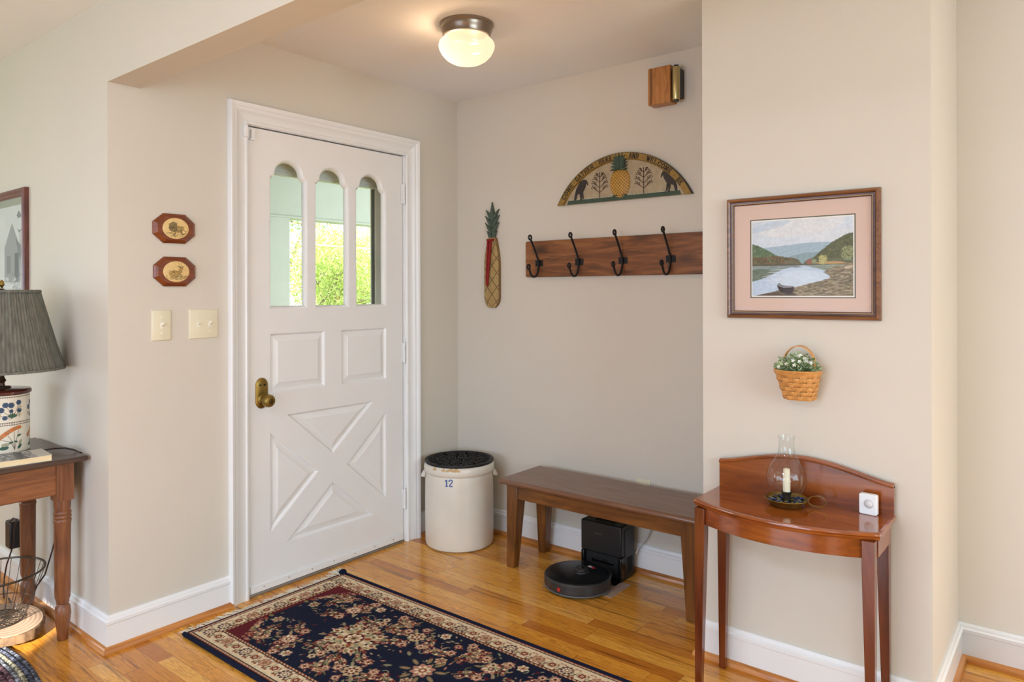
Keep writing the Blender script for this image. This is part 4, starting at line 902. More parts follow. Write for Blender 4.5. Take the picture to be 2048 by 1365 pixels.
bowl = MB().lathe((lx, ly, CZ), [(0.087, -0.036), (0.089, -0.056), (0.098, -0.062), (0.109, -0.074), (0.113, -0.088), (0.110, -0.102), (0.100, -0.122), (0.083, -0.141), (0.060, -0.155), (0.034, -0.163), (0.012, -0.166), (0.010, -0.170), (0.003, -0.171)], 144, cap0=False, rib=0.014)
bowl.build('glass_bowl', bowl_mat(), t_, ang=60)
for k in range(3): a = 2 * math.pi * k / 3 - 0.75; mb = MB(); mb.lathe((lx + .098 * math.cos(a), ly + .098 * math.sin(a), CZ - .045), [(0.004, -.004), (0.004, 0.004)], 8); mb.ball((lx + .103 * math.cos(a), ly + .103 * math.sin(a), CZ - .043), 0.004, 8, 6); mb.build('thumb_screw', M_NICKEL, t_)
pd = bpy.data.lights.new('bulb', 'POINT'); pd.energy = 5.2; pd.color = (1.0, 0.71, 0.46); pd.shadow_soft_size = 0.025
po = bpy.data.objects.new('bulb', pd); COL.objects.link(po); po.location = (lx - 0.036, ly - 0.030, CZ - 0.092)

# ================================================================== bench
t_ = thing('bench', 'dark walnut wooden bench with flared tapered legs against the wall', 'bench', (-1.69, 2.82, 0))
BX0, BX1, BY0, BY1, BZ = -2.205, -1.172, 2.638, 2.975, 0.424
MB().box(BX0, BX1, BY0, BY1, BZ - 0.026, BZ).build('bench_top', M_BENCHTOP, t_, bevel=0.012, seg=3)
lx0, lx1, ly0, ly1 = BX0 + 0.033, BX1 - 0.033, BY0 + 0.028, BY1 - 0.012
MB().box(lx0 + .02, lx1 - .02, ly0 + 0.006, ly0 + 0.026, BZ - 0.092, BZ - 0.024).build('front_apron', M_BENCH, t_, bevel=0.002)
MB().box(lx0 + .02, lx1 - .02, ly1 - 0.026, ly1 - 0.006, BZ - 0.092, BZ - 0.024).build('back_apron', M_BENCH, t_, bevel=0.002)
for x0, x1 in ((lx0 + .006, lx0 + .026), (lx1 - .026, lx1 - .006)): MB().box(x0, x1, ly0 + .02, ly1 - .02, BZ - 0.092, BZ - 0.024).build('side_apron', M_BENCH, t_, bevel=0.002)
for sx, xo in ((-1, lx0), (1, lx1)):
    for sy, yo in ((-1, ly0), (1, ly1)): taper_leg(xo, yo, sx, sy, 0.066, 0.043, BZ - 0.025, M_BENCHZ, t_, zs=BZ - 0.095).modifiers[0].width = 0.004

# ================================================================== crock
kx, ky = -2.582, 2.777
t_ = thing('stoneware_crock', 'large cream stoneware crock with a blue number 12 in the corner by the door', 'crock', (kx, ky, 0))
cpro = [(0.10, 0.001), (0.166, 0.001), (0.176, 0.008), (0.179, 0.022), (0.180, 0.10), (0.180, 0.25), (0.179, 0.34), (0.177, 0.372), (0.176, 0.378), (0.182, 0.384), (0.185, 0.394), (0.185, 0.412), (0.181, 0.424), (0.175, 0.430), (0.166, 0.428), (0.162, 0.40), (0.162, 0.05), (0.01, 0.03)]
MB().lathe((kx, ky, 0), cpro, 96, cap0=False).build('crock_body', M_CERAM, t_)
for th in (math.radians(-51.3 + 90 + 4), math.radians(-51.3 - 90 + 2)):   # ears on the sides seen from the door
    rd = Vector((math.cos(th), math.sin(th), 0)); tg = Vector((-rd.y, rd.x, 0)); c = Vector((kx, ky, 0)); L = []
    for k in range(9):
        f = k / 8; s_ = (f - .5) * 0.075; ww = math.sin(math.pi * f) ** .6; z = 0.362 + 0.012 * math.sin(math.pi * f)
        p = c + rd * 0.176 + tg * s_
        L.append([p + Vector((0, 0, z - 0.010)), p + rd * (.004 + .018 * ww) + Vector((0, 0, z - 0.026 * ww)), p + rd * (.006 + .022 * ww) + Vector((0, 0, z - 0.018 * ww)), p + rd * (.004 + 0.008 * ww) + Vector((0, 0, z + 0.008)), p + Vector((0, 0, z + .010))])
    MB().loops(L).build('ear_handle', M_CERAM, t_, ang=70)
# stencilled number 12
M_BLUE = plain('cobalt_stencil', S(66, 88, 150), 0.35, var=0.1)
th0 = -1.03    # direction towards the room's entrance (the number faces it)
def wrap(a, b, h): th = th0 + a / 0.18; return (kx + (0.1797 + h) * math.cos(th), ky + (0.1797 + h) * math.sin(th), 0.356 + b)
mb = MB()
def sheet(pts, n=1):
    mb.loops([[wrap(a - 0.018, b, h) for a, b in pts] for h in (-0.001, 0.0007)])
sheet([(-.0195, .006), (-.0120, .010), (-.0120, .0165), (-.0195, .0120)]); sheet([(-.0140, -.017), (-.0078, -.017), (-.0078, .0165), (-.0140, .0165)]); sheet([(-.0185, -.0190), (-.0035, -.0190), (-.0035, -.0150), (-.0185, -.0150)])
arc2 = [(0.0110 + .0085 * math.cos(a), .0085 + .0082 * math.sin(a)) for a in [math.pi * (1.0 - k / 8 * 1.2) for k in range(9)]]
path2 = arc2 + [(0.0100, -.006), (0.0040, -.0145)]
for (x0, y0), (x1, y1) in zip(path2[:-1], path2[1:]):
    L_ = math.hypot(x1 - x0, y1 - y0); nx, ny = -(y1 - y0) / L_ * .0026, (x1 - x0) / L_ * .0026; ex, ey = (x1 - x0) / L_ * .001, (y1 - y0) / L_ * .001
    sheet([(x0 + nx - ex, y0 + ny - ey), (x1 + nx + ex, y1 + ny + ey), (x1 - nx + ex, y1 - ny + ey), (x0 - nx - ex, y0 - ny - ey)])
sheet([(.0030, -.0190), (.0205, -.0190), (.0205, -.0130), (.0150, -.0130), (.0150, -.0150), (.0030, -.0150)]); sheet([(.0025, .006), (.0065, .006), (.0065, .0105), (.0025, .0105)])
mb.build('number_twelve', M_BLUE, t_, smooth=False)
M_CHIP = plain('chipped_clay', S(196, 164, 120), 0.8, var=.15, vscale=60)
for th, ln in ((th0 - .02, .028), (th0 + .12, .02), (th0 - .55, .012), (th0 - .25, .010)):
    L = [[(kx + (r + .0012) * math.cos(th + s_ * ln / .18), ky + (r + .0012) * math.sin(th + s_ * ln / .18), z - .004 * abs(s_)) for s_ in (-1, -.5, 0, .4, 1)] for r, z in ((0.175, 0.4300), (0.181, 0.4245), (0.1848, 0.415))]
    MB().loops(L, False, False, closed=False).build('rim_chip', M_CHIP, t_)
# cast iron lid
t_ = thing('iron_trivet', 'round black cast iron openwork trivet lying on top of the crock', 'trivet', (kx, ky, 0.430))
zt = 0.436
MB().lathe((kx, ky, zt), [(0.164, -0.003), (0.172, -0.006), (0.180, -0.006), (0.182, 0.0), (0.180, 0.006), (0.172, 0.007), (0.164, 0.003), (0.164, -0.003)], 96, cap0=False, cap1=False).build('trivet_rim', M_IRON, t_)
MB().lathe((kx, ky, zt - .007), [(0.003, 0), (0.166, 0)], 96).build('trivet_web', M_IRON, t_, smooth=False)
mb = MB()
for n_, R_, r_, ph in ((14, 0.140, 0.020, 0), (10, 0.098, 0.021, .2), (6, 0.054, 0.021, 0), (1, 0.0, 0.024, 0)):
    for k in range(n_):
        a = 2 * math.pi * k / n_ + ph; c = (kx + R_ * math.cos(a), ky + R_ * math.sin(a), zt); mb.ring(c, r_, 0.0036, 18, 6)
        for j in range(5):
            b = a + 2 * math.pi * j / 5; mb.ball((c[0] + r_ * .45 * math.cos(b), c[1] + r_ * .45 * math.sin(b), zt), 0.0045, 6, 4)
for R_ in (0.118, 0.076, 0.160): mb.ring((kx, ky, zt), R_, 0.003, 64, 6)
mb.build('scrollwork', M_IRON, t_)

# ================================================================== robot vacuum and dock
vx, vy, vr = -1.772, 2.683, 0.149
t_ = thing('robot_vacuum', 'round black robot vacuum parked in front of its dock under the bench', 'robot vacuum', (vx, vy, 0))
MB().lathe((vx, vy, 0), [(0.10, 0.004), (vr - .012, 0.004), (vr - .004, 0.010), (vr - .003, 0.016), (vr - .003, 0.058), (vr - .010, 0.062), (0.02, 0.063)], 96).build('vacuum_body', M_BLACK, t_, ang=30)
# bumper: front two thirds
def arcsolid(r0, r1, z0, z1, a0, a1, n=48): 
    L = []
    for k in range(n + 1):
        a = a0 + (a1 - a0) * k / n; ca, sa = math.cos(a), math.sin(a)
        L.append([(vx + r * ca, vy + r * sa, z) for r, z in ((r0, z0), (r1 - .003, z0), (r1, z0 + .004), (r1, z1 - .004), (r1 - .003, z1), (r0, z1))])
    return MB().loops(L)
arcsolid(vr - .006, vr + .003, 0.018, 0.060, math.radians(-205), math.radians(8)).build('bumper', M_CHARCOAL, t_)
arcsolid(vr - .006, vr + .0015, 0.009, 0.0165, math.radians(-205), math.radians(8)).build('lower_skirt', plain('grey_skirt', S(92, 90, 90), 0.4), t_)
MB().lathe((vx, vy, 0.063), [(0.004, -.002), (vr - 0.013, -.002), (vr - .013, .0015), (vr - .017, .003), (0.004, .003)], 96).build('top_plate', plain('satin_black', S(22, 22, 24), .3, spec=.3, var=.05), t_)
MB().lathe((vx, vy, 0), [(vr - .010, .0625), (vr - .003, .0628), (vr - .001, .0600), (vr - .010, .0600), (vr - .010, .0625)], 96, cap0=False, cap1=False).build('edge_ring', M_CHARCOAL, t_)
fa = math.atan2(-vy, -vx)
txx, tyy = vx + 0.008, vy + 0.012
lid = MB().lathe((txx, tyy, 0.064), [(0.036, 0), (0.035, 0.007), (0.031, 0.009), (0.029, 0.009), (0.029, 0.018), (0.027, 0.020), (0.004, 0.020)], 40).build('lidar_turret', M_CHARCOAL, t_)
MB().lathe((txx, tyy, 0.084), [(0.012, 0), (0.0115, 0.0012), (0.003, 0.0012)], 32).build('button', M_BLACKG, lid)
c_, s_ = math.cos(-0.25), math.sin(-0.25)
def stk(a, b, h, ox=vx + 0.018, oy=vy + 0.082): return (ox + a * c_ - b * s_, oy + a * s_ + b * c_, 0.0662 + h)
st = MB().prism([(-.020, -.008), (.002, -.008), (.002, .008), (-.020, .008)], 0, .0004, stk).build('white_label', plain('label_white', S(220, 220, 224), .5), t_, smooth=False)
MB().prism([(.002, -.008), (.020, -.008), (.020, .008), (.002, .008)], 0, .0004, stk).build('red_label', plain('label_red', S(190, 44, 62), .5), t_, smooth=False)
def wrapv(a, b, h): th = math.radians(-92) + a / 0.152; return (vx + (vr + .0031 + h) * math.cos(th), vy + (vr + .0031 + h) * math.sin(th), 0.036 + b)
P = []
for k in range(9): a = -math.pi / 2 + math.pi * k / 8; P.append((-.012 + .018 + .010 * math.cos(a), .010 * math.sin(a)))
for k in range(9): a = math.pi / 2 + math.pi * k / 8; P.append((-.034 + .010 * math.cos(a), .010 * math.sin(a)))
fw = MB().loops([[wrapv(a, b, h) for a, b in P] for h in (-.002, .0006)]).build('sensor_window', plain('smoked_red', S(72, 38, 34), .15), t_)
MB().loops([[wrapv(a, b, h) for a, b in [(.004 + .0085 * math.cos(2 * math.pi * k / 16), .0085 * math.sin(2 * math.pi * k / 16)) for k in range(16)]] for h in (0, .0012)]).build('red_sticker', plain('sticker_red', S(178, 40, 36), .5), fw)
mb = MB()
for a in (-150, -135, -165): r0 = vr - .02; mb.tube([(vx + r0 * math.cos(math.radians(-140)), vy + r0 * math.sin(math.radians(-140)), .004), (vx + (vr + .016) * math.cos(math.radians(a)), vy + (vr + .016) * math.sin(math.radians(a)), .003)], .0012, 5)
mb.build('side_brush', plain('brush_grey', S(120, 116, 112), .6), t_)
# dock
t_ = thing('charging_dock', 'tall black self-emptying vacuum dock standing under the bench', 'vacuum dock', (-1.75, 2.89, 0))
QX0, QX1, QF, QBk = -1.858, -1.640, 2.836, 2.960
MB().box(QX0 + .003, QX1, QF + .026, QBk, 0.0, 0.235).build('dock_body', M_BLACK, t_, bevel=0.008)
MB().box(QX0, QX1 - .002, QF, QBk - .03, 0.108, 0.250).build('dust_bin_cover', M_BLACK, t_, bevel=0.006)
MB().box(QX1 - .018, QX1 + .001, QF - .004, QF + .030, 0.0, 0.108).build('dock_pillar', M_BLACKG, t_, bevel=0.003)
MB().box(QX0 + .002, QX0 + .018, QF - .002, QF + .03, 0.0, 0.108).build('dock_pillar', M_BLACKG, t_, bevel=0.003)
MB().box(QX0 + .018, QX1 - .018, QF + .018, QF + .028, 0.004, 0.106).build('dock_recess', M_DARK, t_)
MB().box(QX0 + .05, QX1 - .05, QF + .012, QF + .020, 0.060, 0.078).box(QX0 + .09, QX0 + .115, QF + .010, QF + .020, 0.040, 0.050).build('contact_block', M_BLACKG, t_, bevel=.003)
MB().box(QX0 + .006, QX1 - .004, QF - .05, QF + .02, 0.0, 0.003).build('dock_plate', M_BLACKG, t_)
MB().box(QX0 + .055, QX1 - .055, QF + .03, QBk - .040, 0.2495, 0.2515).box(QX0 + .10, QX0 + .105, QF + .03, QF + .035, 0.2495, .256).build('lid_recess', M_DARK, t_, bevel=.001)
MB().box(QX1 - .0005, QX1 + .0008, 2.890, 2.935, 0.030, 0.100).build('side_vent', M_DARK, t_)
MB().box(QX0 + .075, QX0 + .115, QF - .0006, QF + .001, 0.196, 0.1985).build('front_mark', plain('mark_grey', S(84, 84, 84), .4), t_)
MB().tube([(-1.640, 2.968, 0.095), (-1.630, 2.975, 0.125), (-1.612, 2.982, 0.150), (-1.592, 2.988, 0.175), (-1.580, 2.992, 0.205), (-1.578, 2.998, 0.26), (-1.60, 3.001, 0.33), (-1.615, 3.004, .352)], .0032, 8).build('power_cord', plain('white_cord', S(206, 200, 194), .4), t_)
o = MB().box(-1.80, -1.594, 2.668, 2.842, 0.0003, 0.0016).build('floor_mat', None or plain('frosted_mat', S(186, 160, 140), 0.35, var=.03), None, origin=(-1.70, 2.75, 0)); tag(o, 'thin translucent plastic mat on the floor under the vacuum dock', 'mat')

# ================================================================== oriental runner rug
RX0, RX1, RY0, RY1 = -2.708, -0.72, 1.362, 2.116
RL, RWd = RX1 - RX0, RY1 - RY0
NAVY, NAVY2 = S(26, 30, 50), S(34, 40, 60)
BEI, BEI2, PINK, RUST, MAR, OLV, SAGE, CRM, DRK = S(224, 204, 168), S(196, 168, 130), S(178, 126, 104), S(146, 74, 48), S(96, 32, 38), S(124, 116, 78), S(150, 150, 116), S(226, 208, 172), S(40, 32, 40)
cv = Canvas(RL, RWd, 0.0021, NAVY)
hw = RWd / 2
def sym(fn, *a):     # draw mirrored across the long axis
    fn(1, *a); fn(-1, *a)
def ros(cx, cy, r, cols, n=8, ph=0.0):
    cv.ell(cx, cy, r * .80, None, 0, cols[0])
    for k in range(n): a = 2 * math.pi * k / n + ph; cv.ell(cx + r * .72 * math.cos(a), cy + r * .72 * math.sin(a), r * .30, r * .22, a, cols[0])
    for k in range(n): a = 2 * math.pi * (k + .5) / n + ph; cv.ell(cx + r * .48 * math.cos(a), cy + r * .48 * math.sin(a), r * .22, r * .13, a, cols[1])
    cv.ell(cx, cy, r * .34, None, 0, cols[2]); cv.ell(cx, cy, r * .17, None, 0, cols[3 % len(cols)])
def leaf(cx, cy, ln, ang, c, c2=None):
    cv.ell(cx + ln * .5 * math.cos(ang), cy + ln * .5 * math.sin(ang), ln * .5, ln * .2, ang, c)
    if c2: cv.ell(cx + ln * .5 * math.cos(ang), cy + ln * .5 * math.sin(ang), ln * .3, ln * .07, ang, c2)
def scroll(cx, cy, r, a0, turn, c, w_=.004):
    pts = []
    for k in range(14):
        f = k / 13; a = a0 + turn * f * 4.2; rr = r * (1 - .75 * f); pts.append((cx + rr * math.cos(a), cy + rr * math.sin(a)))
    cv.line(pts, w_, c)
def spray(cx, cy, ang, ln, s_=1):
    ca, sa = math.cos(ang), math.sin(ang); pts = []
    for k in range(9):
        f = k / 8; b = .35 * math.sin(f * 2.6) * s_; pts.append((cx + ln * (f * ca - b * sa * .8), cy + ln * (f * sa + b * ca * .8)))
    cv.line(pts, .0042, OLV)
    for k, p in enumerate(pts[1:-1]):
        for d in (-1, 1):
            a = ang + d * 1.0; q_ = (p[0] + .016 * math.cos(a), p[1] + .016 * math.sin(a))
            cv.ell(q_[0], q_[1], .0078, None, 0, (PINK, RUST, MAR, BEI2)[(k + (d > 0)) % 4]); cv.ell(q_[0], q_[1], .0036, None, 0, CRM if k % 2 else DRK)
    ros(pts[-1][0], pts[-1][1], .021, [PINK, CRM, RUST, DRK], 6)
B0, B1 = 0.022, 0.110             # inner edge of outer guard, inner edge of main border
# field
mid = hw
for k, cx_ in enumerate(np.arange(0.545, RL, 0.74)):
    # large medallion, beige leafy star
    for j in range(16):
        a = 2 * math.pi * j / 16; cv.ell(cx_ + .098 * math.cos(a), mid + .094 * math.sin(a), .019, .015, a, (BEI, MAR)[j % 2]); cv.ell(cx_ + .100 * math.cos(a), mid + .096 * math.sin(a), .010, .007, a, (RUST, PINK)[j % 2])
        leaf(cx_ + .066 * math.cos(a + .1), mid + .066 * math.sin(a + .1), .050, a + .35, (SAGE, BEI2)[j % 2], (MAR, OLV)[j % 2]); cv.ell(cx_ + .080 * math.cos(a + .2), mid + .078 * math.sin(a + .2), .008, .006, a, CRM)
        if j % 2 == 0: leaf(cx_ + .108 * math.cos(a), mid + .104 * math.sin(a), .024, a, PINK, CRM)
    cv.ell(cx_, mid, .070, None, 0, BEI2)
    for j in range(12): a = 2 * math.pi * j / 12; cv.ell(cx_ + .055 * math.cos(a), mid + .055 * math.sin(a), .014, .009, a, (CRM, RUST, SAGE)[j % 3])
    cv.ell(cx_, mid, .040, None, 0, MAR); ros(cx_, mid, .034, [CRM, PINK, OLV, MAR], 8)
for k, cx_ in enumerate(np.arange(0.545 + .37, RL, 0.74)):
    ros(cx_, mid, .044, [PINK, CRM, RUST, CRM], 8)
    for j in range(8): a = 2 * math.pi * (j + .5) / 8; leaf(cx_ + .045 * math.cos(a), mid + .045 * math.sin(a), .042, a, OLV, PINK)
for cx_ in np.arange(0.24, RL - .1, 0.37):
    k = int(round((cx_ - .24) / .37))
    for s_ in (-1, 1):
        yb = mid + s_ * .155
        ros(cx_ + .115, yb, .036, [(PINK, CRM, MAR, CRM), (BEI2, MAR, CRM, RUST)][k % 2], 8)
        for j in range(6): a = 2 * math.pi * j / 6 + .3; leaf(cx_ + .115 + .034 * math.cos(a), yb + .034 * math.sin(a), .030, a, (OLV, MAR, SAGE)[j % 3], PINK)
        ros(cx_ - .06, mid + s_ * .085, .024, [BEI2, MAR, PINK, DRK], 6); ros(cx_ + .01, mid + s_ * .218, .023, [PINK, MAR, CRM, RUST], 7)
        ros(cx_ + .225, mid + s_ * .100, .020, [MAR, PINK, CRM, DRK], 6); ros(cx_ + .200, mid + s_ * .225, .022, [CRM, RUST, PINK, MAR], 6)
        spray(cx_ - .02, mid + s_ * .10, s_ * 1.0, .11, s_); spray(cx_ + .19, mid + s_ * .13, s_ * .3, .11, -s_); spray(cx_ + .06, mid + s_ * .225, 3.14 - s_ * .25, .10, s_); spray(cx_ + .03, mid + s_ * .045, s_ * .25, .09, s_)
        scroll(cx_ - .10, mid + s_ * .15, .022, s_ * 1.5, s_, SAGE); scroll(cx_ + .165, mid + s_ * .185, .020, 0, -s_, BEI2); scroll(cx_ + .06, mid + s_ * .10, .018, 2, s_, OLV); scroll(cx_ + .255, mid + s_ * .165, .018, 3, s_, PINK, .003)
        leaf(cx_ - .01, mid + s_ * .165, .032, s_ * .6, OLV, SAGE); leaf(cx_ + .17, mid + s_ * .06, .030, -s_ * .6, SAGE, OLV)
for cx_ in np.arange(0.19, RL - .1, 0.185):
    k = int(round((cx_ - .19) / .185)); f = (.06, .125, .19)[k % 3]
    for s_ in (-1, 1):
        spray(cx_ + .03, mid + s_ * (.225 - f * .5), s_ * (.6 + k % 2) + (3.14 if k % 3 == 0 else 0), .085, s_ if k % 2 else -s_)
        ros(cx_ - .03, mid + s_ * (.235 - f * .3), .017, [(PINK, RUST, BEI2)[k % 3], CRM, MAR, DRK], 6); scroll(cx_ + .08, mid + s_ * (.03 + f), .017, k, s_, (PINK, SAGE)[k % 2], .003)
        for j in range(5): cv.ell(cx_ + .06 * math.cos(j * 1.3), mid + s_ * (.14 + .07 * math.sin(j * 2.1)), .0055, None, 0, (RUST, PINK, MAR, CRM, SAGE)[j])
q2 = np.random.default_rng(4)
for _ in range(520):
    x_, d_ = q2.random() * RL, .03 + .22 * q2.random(); c_i = (OLV, PINK, MAR, BEI2, SAGE)[q2.integers(5)]; a_ = q2.random() * 6.28; l_ = .008 + .012 * q2.random()
    for s_ in (-1, 1): leaf(x_, mid + s_ * d_, l_, s_ * a_, c_i)
# maroon corner pieces at the field's end
cv2 = cv
for s_ in (-1, 1):
    e = mid + s_ * (hw - B1)
    P = [(B1, e)] + [(B1 + .115 * (1 - f) + .0, e - s_ * .155 * (1 - math.sqrt(max(0, 1 - (1 - f) ** 2)))) for f in [k / 10 for k in range(11)]]
    P = [(B1, e), (B1 + .16, e), (B1 + .10, e - s_ * .030), (B1 + .055, e - s_ * .065), (B1 + .03, e - s_ * .11), (B1 + .018, e - s_ * .17), (B1 + .016, mid), (B1, mid)]
    cv.poly(P, MAR)
    for j in range(7): f = j / 6; cv.ell(B1 + .018 + .10 * (1 - f) ** 1.5, e - s_ * (.014 + .17 * f), .012, .008, 0, (PINK, RUST, OLV, BEI2)[j % 4]); scroll(B1 + .02 + .07 * (1 - f), e - s_ * (.02 + .12 * f), .010, f * 5, s_, PINK, .003)
# borders: rectangles drawn as distance-from-edge bands on top of the field
D = np.minimum(np.minimum(cv.X, RL - cv.X), np.minimum(cv.Y, RWd - cv.Y))
def band(d0, d1, c): cv.a[(D >= d0) & (D < d1)] = c
band(B0, B1, BEI)
step = .0835
def border_run(n, fn):    # fn(s) -> (x, y, angle)
    for k in range(n):
        x, y, a = fn(k)
        k4 = k % 4
        if k4 == 0: ros(x, y, .027, [S(92, 62, 66), BEI, MAR, BEI2], 9, a); cv.ell(x, y, .006, None, 0, CRM)
        elif k4 == 2: ros(x, y, .027, [PINK, BEI2, RUST, SAGE], 7, a)
        else: ros(x, y, .017, [RUST, MAR, BEI, RUST], 6, a)
        ca, sa = math.cos(a), math.sin(a)
        for d, sg in ((.040, 1), (-.040, -1)):
            px_, py_ = x + d * ca * .95, y + d * sa * .95
            leaf(px_, py_, .022, a + 1.1 * sg, S(158, 146, 108), BEI); leaf(px_, py_, .020, a - 2.0 * sg, S(150, 112, 86)); cv.ell(px_ - sa * .026, py_ + ca * .026, .006, .004, a, PINK); cv.ell(px_ + sa * .024, py_ - ca * .024, .006, .005, a, RUST)
            scroll(px_ + sa * .012, py_ - ca * .012, .011, a, sg, DRK, .0024)
bm_ = (B0 + B1) / 2 + .001
nx_ = int((RL - .15) / .062); 
for yy in (bm_, RWd - bm_): border_run(nx_, lambda k, yy=yy: (.067 + k * .062, yy, 0.0))
for xx in (bm_, RL - bm_): border_run(9, lambda k, xx=xx: (xx, .125 + k * .062, math.pi / 2))
band(0, .008, S(22, 26, 44)); band(.008, .011, MAR)
dash = ((cv.X * 1.0 + cv.Y * 1.0) / .009).astype(int) % 2
m_ = (D >= .011) & (D < .0205); cv.a[m_] = BEI2; m2 = m_ & (dash == 0); cv.a[m2] = PINK
band(.0205, .0235, DRK)
m_ = (D >= B1 - .011) & (D < B1 - .002); cv.a[m_] = BEI2; cv.a[m_ & (dash == 0)] = RUST
band(B1 - .0135, B1 - .011, DRK); band(B1 - .002, B1 + .001, DRK)
del D, dash, m_, m2
cv.noise(.0045, .16, 1); cv.noise(.05, .06, 2)
M_RUG = vcol('rug_wool', 0.95, 0.6, 700, spec=0.1, dist=0.003)
t_ = thing('runner_rug', 'navy and beige oriental runner rug with fringe in front of the door', 'rug', ((RX0 + RX1) / 2, (RY0 + RY1) / 2, 0))
cv.build('rug_pile', M_RUG, lambda X, Y: (RX0 + X, RY0 + Y, 0.0095 + 0 * X), t_)
MB().box(RX0, RX1, RY0, RY1, 0.0008, 0.0093).build('rug_backing', plain('rug_edge', S(24, 28, 46), .95, var=.1, spec=.1), t_, smooth=False)
mb = MB()
for k in range(150):
    y = RY0 + RWd * (k + random.random()) / 150; a = random.uniform(-.7, .7); ln = random.uniform(.024, .048)
    mb.tube([(RX0 + .002, y, .008), (RX0 - ln * .5, y + .3 * a * ln, random.uniform(.004, .010)), (RX0 - ln, y + a * ln, random.uniform(.001, .005))], [.0020, .0024, .0010], 5)
for k in range(40):
    y = RY1 - random.random() * .03; a = random.uniform(-1.2, 1.2); ln = random.uniform(.02, .04)
    mb.tube([(RX0 + .01, y, .012), (RX0 - ln * .5, y + .3 * a * ln, random.uniform(.012, .03)), (RX0 - ln, y + a * ln, random.uniform(.004, .025))], [.0015, .0015, .0006], 5)
o = mb.build('fringe', plain('fringe_cream', S(222, 208, 184), .9, var=.06), t_); o['kind'] = 'stuff'
mb = MB(); mb.tube([(RX0 + .004, RY0 - .004, .009), (RX0 + .4, RY0 - .006, .009), (RX0 + 1.0, RY0 - .005, .009), (RX1, RY0 - .004, .009)], .0085, 10)
mb.tube([(RX0 + .004, RY1 + .002, .008), (RX0 + 1.0, RY1 + .003, .007), (RX1, RY1 + .002, .007)], .0065, 8)
mb.ball((RX0 + .006, RY1 - .008, .016), .017, 10, 8, (1, 1.2, .8))
mb.build('bound_edge', plain('navy_wool', S(24, 28, 46), .95, var=.15, vscale=80, bump=.4, spec=.1), t_)

# ================================================================== side table on the left and what stands on it
t_ = thing('side_table', 'antique oak side table with dark top and turned legs at the left wall', 'table', (-3.235, 0.80, 0))
AX0, AX1, AY0, AY1, AZ = -3.512, -2.962, 0.40, 1.120, 0.702
MB().box(AX0, AX1, AY0, AY1, AZ - 0.020, AZ).build('table_top', M_DARKTOP, t_, bevel=0.006, seg=3)
ax0, ax1, ay0, ay1 = AX0 + .07, AX1 - .052, AY0 + .04, AY1 - .032
MB().box(ax1 - .028, ax1 - .006, ay0 + .03, ay1 - .058, 0.560, AZ - .02).build('drawer_front', M_OAKT, t_, bevel=.002)
MB().box(ax0 + .02, ax1 - .03, ay0 + .004, ay0 + .024, 0.552, AZ - .02).box(ax0 + .02, ax1 - .03, ay1 - .024, ay1 - .006, 0.552, AZ - .02).box(ax0 + .006, ax0 + .026, ay0 + .03, ay1 - .03, 0.552, AZ - .02).build('apron', M_OAKT, t_)
lp = [(0.018, 0), (0.0205, 0.004), (0.021, 0.03), (0.028, 0.075), (0.031, 0.10), (0.028, 0.125), (0.020, 0.138), (0.024, 0.142), (0.024, 0.150), (0.029, 0.165), (0.030, 0.30), (0.031, 0.44), (0.033, 0.452), (0.033, 0.458), (0.030, 0.462), (0.033, 0.466), (0.033, 0.473), (0.030, 0.477), (0.033, 0.481), (0.033, 0.487), (0.029, 0.492), (0.031, 0.515), (0.031, 0.536)]
for x in (ax0 + .030, ax1 - .030):
    for y in (ay0 + .030, ay1 - .030):
        MB().lathe((x, y, 0), [(r * .92, max(z, .0145 if y < .7 else 0)) for r, z in lp], 28).box(x - .030, x + .030, y - .030, y + .030, 0.534, AZ - .02).build('leg', M_OAKZ, t_, ang=40)

# book
t_ = thing('paperback_book', 'thick paperback book with a grey landscape cover lying on the side table', 'book', (-3.02, 0.90, AZ))
def bkm(a, b, h): c_, s_ = math.cos(-.09), math.sin(-.09); return (-3.052 + a * c_ - b * s_, 0.89 + a * s_ + b * c_, AZ + .0005 + h)
MB().loops([[bkm(a, b, h) for a, b in ((-.075, -.115), (.070, -.115), (.070, .115), (-.075, .115))] for h in (0.0012, 0.0215)]).build('page_block', plain('paper_cream', S(236, 214, 170), .8, var=.05, vscale=30), t_, smooth=False)
MB().loops([[bkm(a, b, h) for a, b in ((-.077, -.117), (.072, -.117), (.072, .117), (-.077, .117))] for h in (0.0, 0.0012)]).build('back_cover', plain('cover_grey', S(150, 148, 144), .4), t_, smooth=False)
cv = Canvas(.149, .234, .0012, S(176, 176, 174)); cv.speck(300, (0, .149, 0, .234), .006, [S(110, 110, 112), S(200, 200, 198), S(134, 128, 122), S(90, 92, 96)], .6, 2.4, 3); cv.rect(0, .149, .19, .234, S(196, 190, 176)); cv.speck(60, (0, .149, .13, .16), .004, [S(70, 72, 76)], .7, 3, 5)
cv.build('front_cover', vcol('cover_print', .35), lambda X, Y: bkm(X - .077, Y - .117, 0.0225), t_, solid=.001)

